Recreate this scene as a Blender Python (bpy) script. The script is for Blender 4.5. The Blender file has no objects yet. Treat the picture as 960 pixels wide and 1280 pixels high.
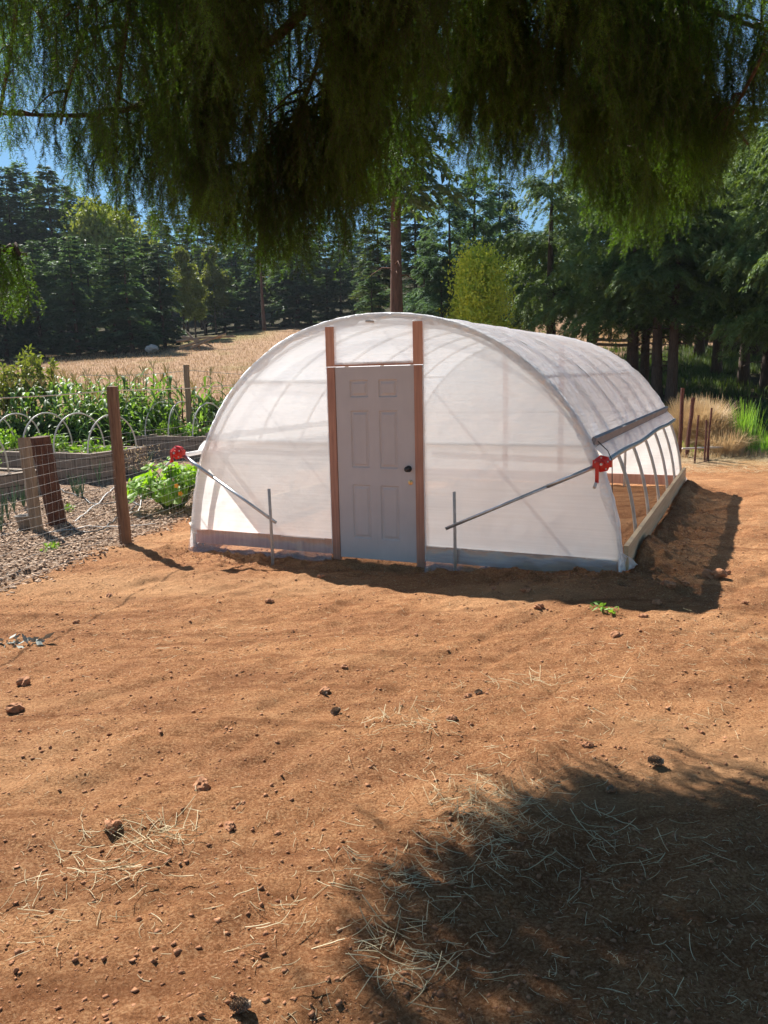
import bpy, math, random
import numpy as np
from mathutils import Vector, Matrix
R = math.radians
rng = np.random.default_rng(7)
random.seed(7)
sc = bpy.context.scene
col = sc.collection

# ------------------------------------------------------------------ camera numbers
F, PITCH, ROLL, CH = 996.0, R(9.71), R(1.287), 1.961
YAW = R(25.085); GX, GY, W, L = -2.266, 9.358, 4.936, 6.509

def ray(px, py):
    xr = (px - 480) / F; ur = -(py - 640) / F
    X = xr * math.cos(ROLL) + ur * math.sin(ROLL)
    U = -xr * math.sin(ROLL) + ur * math.cos(ROLL)
    return X, math.cos(PITCH) + U * math.sin(PITCH), -math.sin(PITCH) + U * math.cos(PITCH)
def P(px, py, d):
    """world point seen at a pixel of the 960x1280 photograph at forward distance d"""
    X, Y, Z = ray(px, py); k = d / Y
    return np.array([X * k, d, CH + Z * k])
def gh(x, y):
    """height of the ground"""
    x = np.asarray(x, float); y = np.asarray(y, float)
    a = np.clip((8 - y) / 8, 0, 1.3)
    z = .12 * a * a * (3 - 2 * np.clip(a, 0, 1))
    t = np.minimum(np.maximum(y - 15, 0), 105)
    far = .12 * t * t / (t + 6)
    lf = np.clip((-x - 5) / 30, 0, 1)
    z = z + far * (1 - .3 * lf * lf * (3 - 2 * lf))
    hl = np.clip(y - 88, 0, 40); z = z + .22 * hl * hl / (hl + 12)
    uu = (x - GX) * math.cos(YAW) - (y - GY) * math.sin(YAW); vv = (x - GX) * math.sin(YAW) + (y - GY) * math.cos(YAW)
    z = z + .15 * np.exp(-((uu - W - .05) / .30) ** 2) * np.clip((vv - .15) / .6, 0, 1) * np.clip((L + .4 - vv) / .5, 0, 1)
    rs = np.clip((uu - 3.0) / 1.9, 0, 1); rs = rs * rs * (3 - 2 * rs)
    z = z + .125 * rs * np.exp(-(np.minimum(vv, 0) / 1.3) ** 2) * np.exp(-(np.maximum(vv - .6, 0) / .8) ** 2) * np.exp(-(np.maximum(uu - W, 0) / 1.0) ** 2)
    z = z - .62 * np.exp(-((x - 10.2) / 2.0) ** 2 - ((y - 20.6) / 2.0) ** 2)
    return z
def pxd(px, d):
    """ground x for pixel column px at forward distance d"""
    py = 475 + 1.96 / d * F
    p = P(px, py, d); return p[0]
def ground_at(px, py):
    """ground point seen at a pixel"""
    X, Y, Z = ray(px, py)
    lo = 1.0
    for d in np.arange(1.2, 140, .05):
        k = d / Y
        if CH + Z * k <= float(gh(X * k, d)):
            return np.array([X * k, d, float(gh(X * k, d))])
    return np.array([X * 140 / Y, 140, 0])
def uvw(u, v, z=0.0):
    return np.array([GX + u * math.cos(YAW) + v * math.sin(YAW), GY - u * math.sin(YAW) + v * math.cos(YAW), z])
def to_uv(x, y):
    dx, dy = x - GX, y - GY
    return dx * math.cos(YAW) - dy * math.sin(YAW), dx * math.sin(YAW) + dy * math.cos(YAW)

# ------------------------------------------------------------------ noise
def _h(ix, iy, s):
    n = (ix * 374761393 + iy * 668265263 + s * 1274126177) & 0xffffffff
    n = ((n ^ (n >> 13)) * 1274126177) & 0xffffffff
    return ((n ^ (n >> 16)) & 0xffffff) / float(0xffffff)
def vn(x, y, s=0):
    x = np.asarray(x, float); y = np.asarray(y, float)
    ix = np.floor(x).astype(np.int64); iy = np.floor(y).astype(np.int64)
    fx = x - ix; fy = y - iy
    fx = fx * fx * (3 - 2 * fx); fy = fy * fy * (3 - 2 * fy)
    a = _h(ix, iy, s); b = _h(ix + 1, iy, s); c = _h(ix, iy + 1, s); d = _h(ix + 1, iy + 1, s)
    return (a * (1 - fx) + b * fx) * (1 - fy) + (c * (1 - fx) + d * fx) * fy
def fbm(x, y, o=4, s=0):
    r = 0; a = .5
    for i in range(o):
        r = r + a * (vn(x * 2 ** i + 17.3 * i, y * 2 ** i - 9.1 * i, s + i) * 2 - 1); a *= .5
    return r

# ------------------------------------------------------------------ materials
MAT = {}
def newmat(name):
    m = bpy.data.materials.new(name); m.use_nodes = True
    nt = m.node_tree; b = nt.nodes['Principled BSDF']; MAT[name] = m
    return m, nt, b
def nd(nt, t, **k):
    n = nt.nodes.new(t)
    for a, v in k.items(): setattr(n, a, v)
    return n
def lk(nt, a, b): nt.links.new(a, b)
def noise(nt, scale, detail=4, rough=.55, coord='Object', vec=None, stretch=None, rot=None):
    n = nd(nt, 'ShaderNodeTexNoise'); n.inputs['Scale'].default_value = scale
    n.inputs['Detail'].default_value = detail; n.inputs['Roughness'].default_value = rough
    if vec is None:
        tc = nd(nt, 'ShaderNodeTexCoord'); vec = tc.outputs[coord]
    if stretch or rot:
        mp = nd(nt, 'ShaderNodeMapping')
        if stretch: mp.inputs['Scale'].default_value = stretch
        if rot: mp.inputs['Rotation'].default_value = rot
        lk(nt, vec, mp.inputs['Vector']); vec = mp.outputs['Vector']
    lk(nt, vec, n.inputs['Vector'])
    return n.outputs['Fac']
def ramp(nt, fac, stops):
    r = nd(nt, 'ShaderNodeValToRGB'); e = r.color_ramp.elements
    while len(e) < len(stops): e.new(.5)
    for i, (p, c) in enumerate(stops):
        e[i].position = p; e[i].color = (*c, 1) if len(c) == 3 else c
    lk(nt, fac, r.inputs['Fac']); return r.outputs['Color']
def mixc(nt, fac, a, b, mode='MIX'):
    m = nd(nt, 'ShaderNodeMix', data_type='RGBA', blend_type=mode)
    for s, v in ((m.inputs[0], fac), (m.inputs[6], a), (m.inputs[7], b)):
        if isinstance(v, (int, float)): s.default_value = v
        elif isinstance(v, tuple): s.default_value = (*v, 1)
        else: lk(nt, v, s)
    return m.outputs[2]
def mrange(nt, v, a, b, c=0.0, d=1.0):
    m = nd(nt, 'ShaderNodeMapRange'); lk(nt, v, m.inputs['Value'])
    for k, x in zip(('From Min', 'From Max', 'To Min', 'To Max'), (a, b, c, d)): m.inputs[k].default_value = x
    return m.outputs['Result']
def bump(nt, h, strength, dist, normal=None):
    b = nd(nt, 'ShaderNodeBump'); b.inputs['Strength'].default_value = strength
    b.inputs['Distance'].default_value = dist; lk(nt, h, b.inputs['Height'])
    if normal is not None: lk(nt, normal, b.inputs['Normal'])
    return b.outputs['Normal']

def simple(name, c1, c2, scale=8, rough=.8, stretch=None, bmp=0.0, metal=0.0, spec=.5, coord='Object', dist=.01):
    m, nt, b = newmat(name)
    n = noise(nt, scale, 5, .6, coord, stretch=stretch)
    lk(nt, ramp(nt, n, [(.3, c1), (.7, c2)]), b.inputs['Base Color'])
    b.inputs['Roughness'].default_value = rough; b.inputs['Metallic'].default_value = metal
    b.inputs['Specular IOR Level'].default_value = spec
    if bmp: lk(nt, bump(nt, n, bmp, dist), b.inputs['Normal'])
    return m

def leafmat(name, c1, c2, trans=.35, tcol=None, rough=.55, scale=3.0, tint=.25, spec=.3):
    m, nt, b = newmat(name)
    n = noise(nt, scale, 3, .6)
    c = ramp(nt, n, [(.3, c1), (.7, c2)])
    oi = nd(nt, 'ShaderNodeObjectInfo')
    br = mrange(nt, oi.outputs['Random'], 0, 1, 1 - tint, 1 + tint)
    hsv = nd(nt, 'ShaderNodeHueSaturation'); lk(nt, c, hsv.inputs['Color']); lk(nt, br, hsv.inputs['Value'])
    c = hsv.outputs['Color']
    lk(nt, c, b.inputs['Base Color']); b.inputs['Roughness'].default_value = rough
    b.inputs['Specular IOR Level'].default_value = spec
    t = nd(nt, 'ShaderNodeBsdfTranslucent')
    lk(nt, mixc(nt, 1.0, c, tcol or (1.6, 1.5, .5), 'MULTIPLY'), t.inputs['Color'])
    ms = nd(nt, 'ShaderNodeMixShader'); ms.inputs[0].default_value = trans
    out = nt.nodes['Material Output']
    lk(nt, b.outputs[0], ms.inputs[1]); lk(nt, t.outputs[0], ms.inputs[2]); lk(nt, ms.outputs[0], out.inputs['Surface'])
    return m

# foliage
leafmat('fir_blue', (.038, .080, .060), (.125, .215, .140), .38, scale=.7, spec=.12)
leafmat('fir_green', (.045, .085, .040), (.130, .205, .085), .30, scale=.6)
leafmat('fir_near', (.050, .100, .030), (.18, .265, .085), .28, scale=1.2)
leafmat('leaf_lime', (.20, .30, .035), (.62, .62, .09), .34, scale=2.2)
leafmat('leaf_olive', (.10, .14, .035), (.22, .25, .07), .35, scale=.5)
leafmat('needle', (.017, .029, .015), (.056, .088, .026), .46, (3.6, 4.4, .6), scale=2.5, tint=.2)
leafmat('corn_leaf', (.07, .15, .035), (.16, .28, .08), .4, rough=.5, scale=2, tint=.35, spec=.35)
leafmat('corn_tassel', (.45, .36, .16), (.55, .45, .22), .2, scale=3)
leafmat('squash_leaf', (.20, .40, .03), (.34, .56, .07), .45, (1.5, 1.5, .4), scale=4)
leafmat('bed_leaf', (.10, .22, .03), (.22, .36, .07), .4, scale=5, tint=.35)
leafmat('bush_leaf', (.04, .09, .025), (.10, .17, .05), .3, scale=4, tint=.3)
leafmat('onion_leaf', (.09, .17, .10), (.16, .25, .14), .2, scale=6)
leafmat('reed', (.12, .26, .04), (.22, .38, .08), .4, scale=6)
leafmat('dry_grass', (.44, .30, .17), (.68, .52, .32), .3, (1.05, 1.0, .85), scale=5, tint=.12)
leafmat('straw', (.58, .46, .27), (.82, .72, .48), .2, (1.1, 1.05, .8), scale=9, tint=.05)
leafmat('weed_green', (.045, .085, .025), (.11, .16, .05), .3, scale=2)
leafmat('field_grass', (.30, .195, .12), (.52, .37, .23), .25, (1.05, 1.0, .85), scale=.6, tint=.05)
simple('bark', (.035, .022, .016), (.10, .065, .045), 6, .95, (3, 3, .5), .8, dist=.03)
simple('bark_red', (.08, .038, .026), (.20, .095, .06), 5, .95, (3, 3, .5), .8, dist=.03)
simple('post_wood', (.10, .052, .030), (.24, .135, .080), 12, .9, (4, 4, .3), .5)
simple('post_grey', (.19, .125, .08), (.32, .235, .155), 12, .9, (4, 4, .3), .4)
simple('post_dark', (.045, .018, .012), (.15, .062, .036), 9, .9, (5, 5, .3), 1.0, dist=.02)
simple('lumber', (.46, .31, .17), (.66, .48, .29), 7, .7, (1, .15, 4), .15)
simple('lumber_red', (.52, .235, .15), (.68, .37, .25), 7, .7, (4, 4, .3), .15)
simple('stud_wood', (.36, .165, .11), (.54, .28, .19), 7, .7, (6, 6, .35), .3)
simple('board_grey', (.40, .29, .24), (.54, .42, .35), 7, .7, (.4, 4, 4), .3)
simple('steel', (.42, .44, .46), (.60, .62, .64), 20, .35, None, .05, metal=.85)
simple('steel_dull', (.44, .39, .34), (.60, .54, .48), 20, .5, None, .05, metal=.1)
simple('pvc', (.50, .47, .42), (.66, .62, .56), 6, .45)
simple('pvc_grey', (.40, .36, .31), (.60, .56, .50), 5, .5)
simple('batten', (.16, .155, .16), (.25, .24, .24), 10, .6, (1, .3, 1))
simple('rust', (.06, .022, .016), (.16, .055, .035), 18, .85, None, .3)
simple('wire', (.45, .42, .38), (.62, .58, .52), 6, .45, metal=.5)
simple('rope', (.50, .46, .36), (.72, .68, .56), 30, .9)
simple('black_plastic', (.010, .010, .011), (.03, .03, .03), 6, .45)
simple('white_pipe', (.55, .54, .52), (.72, .70, .68), 6, .5)
simple('bucket', (.22, .20, .18), (.36, .33, .30), 6, .7)
simple('brass', (.55, .38, .18), (.75, .56, .30), 20, .3, metal=1.0)
simple('wood_chip', (.20, .11, .065), (.52, .37, .25), 40, .9)
simple('clod', (.26, .11, .052), (.46, .225, .115), 30, 1.0, None, .8, dist=.01)
simple('cone', (.20, .135, .09), (.38, .28, .19), 40, .9)
simple('stone', (.30, .29, .28), (.50, .48, .45), 4, .9, None, .5, dist=.03)
simple('bed_soil', (.09, .05, .03), (.25, .16, .10), 14, 1.0, None, .8, dist=.03)
simple('flower', (.85, .35, .02), (.95, .55, .04), 6, .6)
simple('feather', (.20, .22, .19), (.38, .39, .34), 20, .8)
simple('log', (.20, .13, .09), (.40, .29, .20), 8, .9, None, .3)

# grey-lilac painted door
m, nt, b = newmat('door_paint')
n1 = noise(nt, 3, 4, .6); n2 = noise(nt, 60, 3, .6, stretch=(1, 1, .05))
c = ramp(nt, n1, [(.3, (.53, .485, .475)), (.75, (.60, .55, .535))])
lk(nt, mixc(nt, mrange(nt, n2, .35, .75, 0, .12), c, (.42, .38, .36)), b.inputs['Base Color'])
b.inputs['Roughness'].default_value = .55; lk(nt, bump(nt, n2, .08, .002), b.inputs['Normal'])
# red plastic crank
m, nt, b = newmat('red_plastic')
n1 = noise(nt, 14, 3)
lk(nt, ramp(nt, n1, [(.3, (.55, .018, .012)), (.7, (.72, .035, .022))]), b.inputs['Base Color'])
b.inputs['Roughness'].default_value = .35
# concrete block
m, nt, b = newmat('block')
tc = nd(nt, 'ShaderNodeTexCoord')
br = nd(nt, 'ShaderNodeTexBrick'); br.inputs['Scale'].default_value = 1.0
br.inputs['Brick Width'].default_value = .40; br.inputs['Row Height'].default_value = .20
br.inputs['Mortar Size'].default_value = .008; br.inputs['Mortar Smooth'].default_value = .3
br.inputs['Color1'].default_value = (.30, .235, .185, 1); br.inputs['Color2'].default_value = (.22, .175, .14, 1); br.inputs['Mortar'].default_value = (.06, .05, .04, 1)
sx = nd(nt, 'ShaderNodeSeparateXYZ'); cx = nd(nt, 'ShaderNodeCombineXYZ'); ad = nd(nt, 'ShaderNodeMath')
lk(nt, tc.outputs['Object'], sx.inputs[0]); lk(nt, sx.outputs['X'], ad.inputs[0]); lk(nt, sx.outputs['Y'], ad.inputs[1])
lk(nt, ad.outputs[0], cx.inputs['X']); lk(nt, sx.outputs['Z'], cx.inputs['Y']); lk(nt, cx.outputs[0], br.inputs['Vector'])
n1 = noise(nt, 9, 6, .7)
lk(nt, mixc(nt, .8, br.outputs['Color'], ramp(nt, n1, [(.3, (.6, .6, .6)), (.7, (1.15, 1.1, 1.05))]), 'MULTIPLY'), b.inputs['Base Color'])
b.inputs['Roughness'].default_value = .95
lk(nt, bump(nt, br.outputs['Fac'], -.6, .01, bump(nt, n1, .5, .01)), b.inputs['Normal'])

# greenhouse film
def film(name, tint, clear, trans, wr_scale, wr_strength, stretch=None, weave=True, gloss=.10):
    m, nt, b = newmat(name)
    out = nt.nodes['Material Output']; nt.nodes.remove(b)
    n1 = noise(nt, wr_scale, 4 if weave else 2, .55, stretch=stretch)
    n2 = noise(nt, 2.2, 3, .5)
    n3 = noise(nt, 1.0, 3, .5, stretch=(1.2, 1.2, 45))
    nrm = bump(nt, n1, wr_strength, .02 if weave else .03)
    nrm = bump(nt, n2, .35 if weave else .12, .08, nrm)
    if weave: nrm = bump(nt, n3, .12, .01, nrm)
    tr = nd(nt, 'ShaderNodeBsdfTransparent'); tr.inputs[0].default_value = (.98, .97, .96, 1)
    tl = nd(nt, 'ShaderNodeBsdfTranslucent'); tl.inputs[0].default_value = (*tint, 1); lk(nt, nrm, tl.inputs['Normal'])
    df = nd(nt, 'ShaderNodeBsdfDiffuse'); df.inputs[0].default_value = (*tint, 1); lk(nt, nrm, df.inputs['Normal'])
    gl = nd(nt, 'ShaderNodeBsdfGlossy'); gl.inputs[0].default_value = (.9, .9, .9, 1); gl.inputs['Roughness'].default_value = .28 if weave else .20; lk(nt, nrm, gl.inputs['Normal'])
    m1 = nd(nt, 'ShaderNodeMixShader'); m1.inputs[0].default_value = trans
    lk(nt, df.outputs[0], m1.inputs[1]); lk(nt, tl.outputs[0], m1.inputs[2])
    m2 = nd(nt, 'ShaderNodeMixShader')
    cl = mrange(nt, n3, .3, .7, clear - .05, clear + .05) if weave else mrange(nt, n2, .3, .7, clear - .03, clear + .03)
    lk(nt, cl, m2.inputs[0]); lk(nt, m1.outputs[0], m2.inputs[1]); lk(nt, tr.outputs[0], m2.inputs[2])
    m3 = nd(nt, 'ShaderNodeMixShader'); m3.inputs[0].default_value = gloss
    lk(nt, m2.outputs[0], m3.inputs[1]); lk(nt, gl.outputs[0], m3.inputs[2])
    lk(nt, m3.outputs[0], out.inputs['Surface'])
    return m
film('film_front', (.93, .95, .955), .125, .74, 3.0, .35)
film('film_skirt', (.95, .90, .88), .85, .60, 4.0, .7, weave=False)
film('film_roof', (.90, .92, .96), .15, .74, 6.0, .6, (2.2, .16, 2.2), weave=False, gloss=.14)
film('film_fold', (.97, .96, .95), .10, .45, 12, .8, weave=False, gloss=.08)

# ------------------------------------------------------------------ mesh helpers
class MB:
    def __init__(s): s.v = []; s.f = []; s.n = 0
    def add(s, v, f):
        v = np.asarray(v, float)
        s.v.append(v); s.f += [tuple(i + s.n for i in q) for q in f]; s.n += len(v)
    def box(s, a, b, M=None):
        x0, y0, z0 = a; x1, y1, z1 = b
        v = np.array([(x0, y0, z0), (x1, y0, z0), (x1, y1, z0), (x0, y1, z0), (x0, y0, z1), (x1, y0, z1), (x1, y1, z1), (x0, y1, z1)], float)
        if M is not None: v = v @ np.array(M.to_3x3()).T + np.array(M.translation)
        s.add(v, [(0, 3, 2, 1), (4, 5, 6, 7), (0, 1, 5, 4), (1, 2, 6, 5), (2, 3, 7, 6), (3, 0, 4, 7)])
    def tube(s, pts, r, n=8, cap=True, jit=0.0, up=None):
        pts = [np.asarray(p, float) for p in pts]; m = len(pts)
        rs = r if hasattr(r, '__len__') else [r] * m
        V = []; ref = np.array([0, 0, 1.0]) if up is None else np.asarray(up, float)
        for i, p in enumerate(pts):
            t = pts[min(i + 1, m - 1)] - pts[max(i - 1, 0)]; t = t / (np.linalg.norm(t) + 1e-9)
            a = ref if abs(t @ ref) < .95 else np.array([1.0, 0, 0])
            x = np.cross(t, a); x /= np.linalg.norm(x); y = np.cross(t, x)
            for k in range(n):
                q = 2 * math.pi * k / n; rr = rs[i] * (1 + (random.uniform(-jit, jit) if jit else 0))
                V.append(p + rr * (math.cos(q) * x + math.sin(q) * y))
        Fc = []
        for i in range(m - 1):
            for k in range(n):
                a = i * n + k; b2 = i * n + (k + 1) % n
                Fc.append((a, b2, b2 + n, a + n))
        if cap: Fc += [tuple(range(n))[::-1], tuple((m - 1) * n + k for k in range(n))]
        s.add(V, Fc)
    def build(s, name, mat, parent=None, smooth=False):
        return mk(name, np.concatenate(s.v) if s.v else np.zeros((0, 3)), s.f, mat, parent, smooth)
def link(o, parent=None):
    col.objects.link(o)
    if parent is not None: o.parent = parent
    return o
def mk(name, V, Fc, mat, parent=None, smooth=False):
    me = bpy.data.meshes.new(name)
    me.from_pydata([tuple(v) for v in V], [], Fc); me.update()
    if smooth: me.polygons.foreach_set('use_smooth', [True] * len(me.polygons))
    if mat: me.materials.append(MAT[mat] if isinstance(mat, str) else mat)
    return link(bpy.data.objects.new(name, me), parent)
def fastmesh(name, V, idx, k, mat, parent=None, smooth=False):
    """V (n,3), idx (m,k) polygons of k corners"""
    me = bpy.data.meshes.new(name); V = np.ascontiguousarray(V, np.float32); idx = np.ascontiguousarray(idx, np.int32)
    me.vertices.add(len(V)); me.vertices.foreach_set('co', V.ravel())
    me.loops.add(idx.size); me.loops.foreach_set('vertex_index', idx.ravel())
    me.polygons.add(len(idx)); me.polygons.foreach_set('loop_start', np.arange(0, idx.size, k, dtype=np.int32))
    if smooth: me.polygons.foreach_set('use_smooth', np.ones(len(idx), bool))
    me.update(calc_edges=True)
    if mat: me.materials.append(MAT[mat])
    return link(bpy.data.objects.new(name, me), parent)
def grid(nu, nv, fn):
    V = [fn(i / (nu - 1), j / (nv - 1)) for j in range(nv) for i in range(nu)]
    Fc = [(j * nu + i, j * nu + i + 1, (j + 1) * nu + i + 1, (j + 1) * nu + i) for j in range(nv - 1) for i in range(nu - 1)]
    return V, Fc
def tag(o, label=None, cat=None, group=None, kind=None):
    if label: o['label'] = label
    if cat: o['category'] = cat
    if group: o['group'] = group
    if kind: o['kind'] = kind
    return o
def empty(name, loc, rz=0, label=None, cat=None, group=None):
    o = bpy.data.objects.new(name, None); o.empty_display_size = .2
    o.location = loc; o.rotation_euler = (0, 0, rz); col.objects.link(o)
    return tag(o, label, cat, group)
def copy_thing(o, loc, rz=0, scale=1.0, label=None, group=None):
    c = o.copy(); col.objects.link(c); c.location = loc; c.rotation_euler = (0, 0, rz)
    c.scale = (scale,) * 3 if not hasattr(scale, '__len__') else scale
    for ch in list(o.children):
        d = ch.copy(); col.objects.link(d); d.parent = c
        for g in list(ch.children):
            e = g.copy(); col.objects.link(e); e.parent = d
    if label: c['label'] = label
    if group: c['group'] = group
    return c
def unit(v): return v / (np.linalg.norm(v, axis=-1, keepdims=True) + 1e-9)
def blades(base, dirn, side, length, width, mid=.45):
    """diamond leaves: arrays -> V, idx(quads)"""
    n = len(base); length = np.broadcast_to(length, n)[:, None]; width = np.broadcast_to(width, n)[:, None]
    V = np.empty((n, 4, 3)); V[:, 0] = base
    V[:, 1] = base + dirn * length * mid + side * width; V[:, 2] = base + dirn * length; V[:, 3] = base + dirn * length * mid - side * width
    return V.reshape(-1, 3), np.arange(4 * n).reshape(n, 4)
def randunit(n, r=rng):
    v = r.normal(size=(n, 3)); return unit(v)

# ------------------------------------------------------------------ GROUND
def axis_pts(segs):
    out = [segs[0][0]]
    for a, b, st in segs:
        n = max(1, int(round((b - a) / st))); out += list(a + (b - a) * (np.arange(1, n + 1) / n))
    return np.array(out)
gxs = axis_pts([(-420, -150, 45), (-150, -40, 6), (-40, -12, .8), (-12, -5, .12), (-5, 5, .035), (5, 12, .10), (12, 40, .8), (40, 150, 6), (150, 420, 45)])
gys = axis_pts([(-120, -20, 25), (-20, 0, 1.5), (0, 1.6, .1), (1.6, 8.5, .03), (8.5, 13, .05), (13, 24, .12), (24, 60, .8), (60, 130, 4), (130, 420, 30)])
X, Y = np.meshgrid(gxs, gys)
Z = gh(X, Y)
FA = R(12.0); FX, FY = -3.22, 9.72
sd = (X - FX) * math.cos(FA) - (Y - FY) * math.sin(FA)
wob = .18 * fbm(X * 1.6, Y * 1.6, 3, 5) * 2
chips = np.clip((-(sd) + wob + .05) / .25, 0, 1) * np.clip((24 - Y) / 2, 0, 1)
dirt = (1 - chips) * np.clip((16.7 + .8 * fbm(X * .8, Y * .8, 3, 8) * 2 - Y) / .5, 0, 1) * np.where(X < -1.5, np.clip((-(Y - 20)) / 2, 0, 1), 1)
forest = np.clip((X - .27 * Y + 1.2 * fbm(X * .3, Y * .3, 3, 3) * 2) / 1.5, 0, 1) * np.clip((Y - 19) / 2, 0, 1) * np.clip((50 - Y) / 6, 0, 1)
forest = np.maximum(forest, np.clip((Y - 72 - .15 * X + 0 * Y) / 6, 0, 1))
forest = np.maximum(forest, np.clip((-X - 12) / 3, 0, 1) * np.clip((Y - 50) / 4, 0, 1) * np.clip((-(X) - .25 * Y + 2) / 4, 0, 1))
# micro relief of the loose soil: tyre ruts running away to the right, clumps, scuffs
ca, sa = math.cos(R(48)), math.sin(R(48))
al = X * ca + Y * sa; ac = -X * sa + Y * ca
near = np.clip((17 - Y) / 2, 0, 1) * np.clip((14 - np.abs(X)) / 3, 0, 1)
rut = .042 * fbm(al * .35, ac * 2.2, 4, 11) + .020 * fbm(al * 1.2, ac * 6, 4, 21) - .035 * np.maximum(0, .35 - np.abs(fbm(al * .22 + .3, ac * 1.5, 3, 23)) * 3)
clump = .026 * fbm(X * 5, Y * 5, 4, 31) + .013 * np.maximum(0, fbm(X * 17, Y * 17, 3, 41)) * 2
u_, v_ = to_uv(X, Y)
nearbase = np.exp(-((v_ + .25) / .35) ** 2) * ((u_ > -.3) & (u_ < W + .6)) + np.exp(-((u_ - W - .35) / .3) ** 2) * ((v_ > -.6) & (v_ < 7))
clump = clump * (1 + 1.6 * np.clip(nearbase, 0, 1))
Z = Z + near * (rut + clump + .05 * fbm(X * .5, Y * .5, 3, 61))
Z = Z - .02 * np.clip(nearbase, 0, 1)
inside = (u_ > -.1) & (u_ < W + .1) & (v_ > -.1) & (v_ < L + .1)
Z = np.where(inside, Z * .6 + .0, Z)
ny, nx = X.shape
V = np.stack([X.ravel(), Y.ravel(), Z.ravel()], 1)
ii = (np.arange(ny - 1)[:, None] * nx + np.arange(nx - 1)[None]).ravel()
idx = np.stack([ii, ii + 1, ii + nx + 1, ii + nx], 1)

m, nt, b = newmat('ground')
def attr(nm):
    a = nd(nt, 'ShaderNodeAttribute', attribute_name=nm); return a.outputs['Fac']
tc = nd(nt, 'ShaderNodeTexCoord'); ob = tc.outputs['Object']
nA = noise(nt, .9, 6, .62, vec=ob)
nB = noise(nt, 75, 9, .8, vec=ob)
nC = noise(nt, 1.0, 5, .6, vec=ob, stretch=(.35, 2.6, 1), rot=(0, 0, R(-48)))
nD = noise(nt, 14, 6, .7, vec=ob)
soil = ramp(nt, nA, [(.30, (.270, .105, .042)), (.5, (.420, .188, .080)), (.70, (.550, .282, .132))])
soil = mixc(nt, mrange(nt, nC, .44, .60, 0, .65), soil, (.262, .104, .044))
soil = mixc(nt, mrange(nt, nD, .50, .62, 0, .45), soil, (.54, .28, .13))
soil = mixc(nt, mrange(nt, nB, .505, .565, 0, .60), soil, (.15, .065, .030))
soil = mixc(nt, mrange(nt, nB, .485, .43, 0, .42), soil, (.66, .41, .225))
nS = noise(nt, 1.0, 4, .6, vec=ob, stretch=(.45, 7.0, 1), rot=(0, 0, R(-50)))
soil = mixc(nt, mrange(nt, nS, .52, .64, 0, .55), soil, (.20, .078, .032))
nP = noise(nt, .45, 3, .5, vec=ob, stretch=(.6, 1.6, 1), rot=(0, 0, R(-44)))
soil = mixc(nt, mrange(nt, nP, .52, .68, 0, .45), soil, (.60, .35, .18))
# mulch
vo = nd(nt, 'ShaderNodeTexVoronoi'); vo.inputs['Scale'].default_value = 34; lk(nt, ob, vo.inputs['Vector'])
hs = nd(nt, 'ShaderNodeSeparateColor'); lk(nt, vo.outputs['Color'], hs.inputs[0])
mul = ramp(nt, hs.outputs[0], [(0, (.10, .055, .035)), (.45, (.25, .155, .10)), (.8, (.42, .30, .21)), (1, (.58, .46, .36))])
mul = mixc(nt, mrange(nt, nA, .45, .7, 0, .6), mul, (.16, .09, .055))
c = mixc(nt, attr('chips'), soil, mul)
# field
nF = noise(nt, .35, 5, .65, vec=ob); nG = noise(nt, 3.0, 6, .7, vec=ob)
fld = ramp(nt, nG, [(.25, (.22, .125, .075)), (.5, (.36, .225, .14)), (.75, (.48, .34, .21))])
fld = mixc(nt, mrange(nt, nF, .55, .72, 0, .8), fld, (.22, .19, .07))
c = mixc(nt, attr('field'), c, fld)
fl = ramp(nt, nG, [(.3, (.022, .026, .012)), (.5, (.050, .045, .022)), (.62, (.085, .065, .035)), (.75, (.07, .11, .028))])
c = mixc(nt, attr('forest'), c, fl)
c = mixc(nt, attr('redfield'), c, (.36, .15, .075))
c = mixc(nt, attr('greenfield'), c, (.20, .22, .06))
lk(nt, c, b.inputs['Base Color']); b.inputs['Roughness'].default_value = 1.0; b.inputs['Specular IOR Level'].default_value = .1
b1 = bump(nt, nD, 1.0, .04); b1 = bump(nt, nB, 1.0, .02, b1)
lk(nt, b1, b.inputs['Normal'])
g = fastmesh('ground', V, idx, 4, 'ground', smooth=True)
field = (1 - chips) * (1 - dirt)
field = np.clip(np.maximum(field, np.clip((Y - 22) / 2, 0, 1)), 0, 1)
red = np.clip((Y - 50) / 8, 0, 1) * np.clip((8 + X) / 6, 0, 1) * np.clip((8 - X) / 6, 0, 1) * .6
red = red * np.clip(1 - forest, 0, 1)
gf = np.clip((Y - 60) / 4, 0, 1) * np.clip((-8 - X) / 5, 0, 1) * .8 * np.clip(1 - forest, 0, 1)
gf = np.maximum(gf, np.exp(-((X - 9.0) / 2.6) ** 2 - ((Y - 19.5) / 2.8) ** 2) * .9)
for nm, A in (('chips', chips), ('field', field), ('forest', forest), ('redfield', red), ('greenfield', gf)):
    a = g.data.attributes.new(nm, 'FLOAT', 'POINT'); a.data.foreach_set('value', A.ravel().astype(np.float32))
tag(g, 'reddish brown bare soil yard running back to golden dry field and woods', 'ground', kind='structure')

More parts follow.
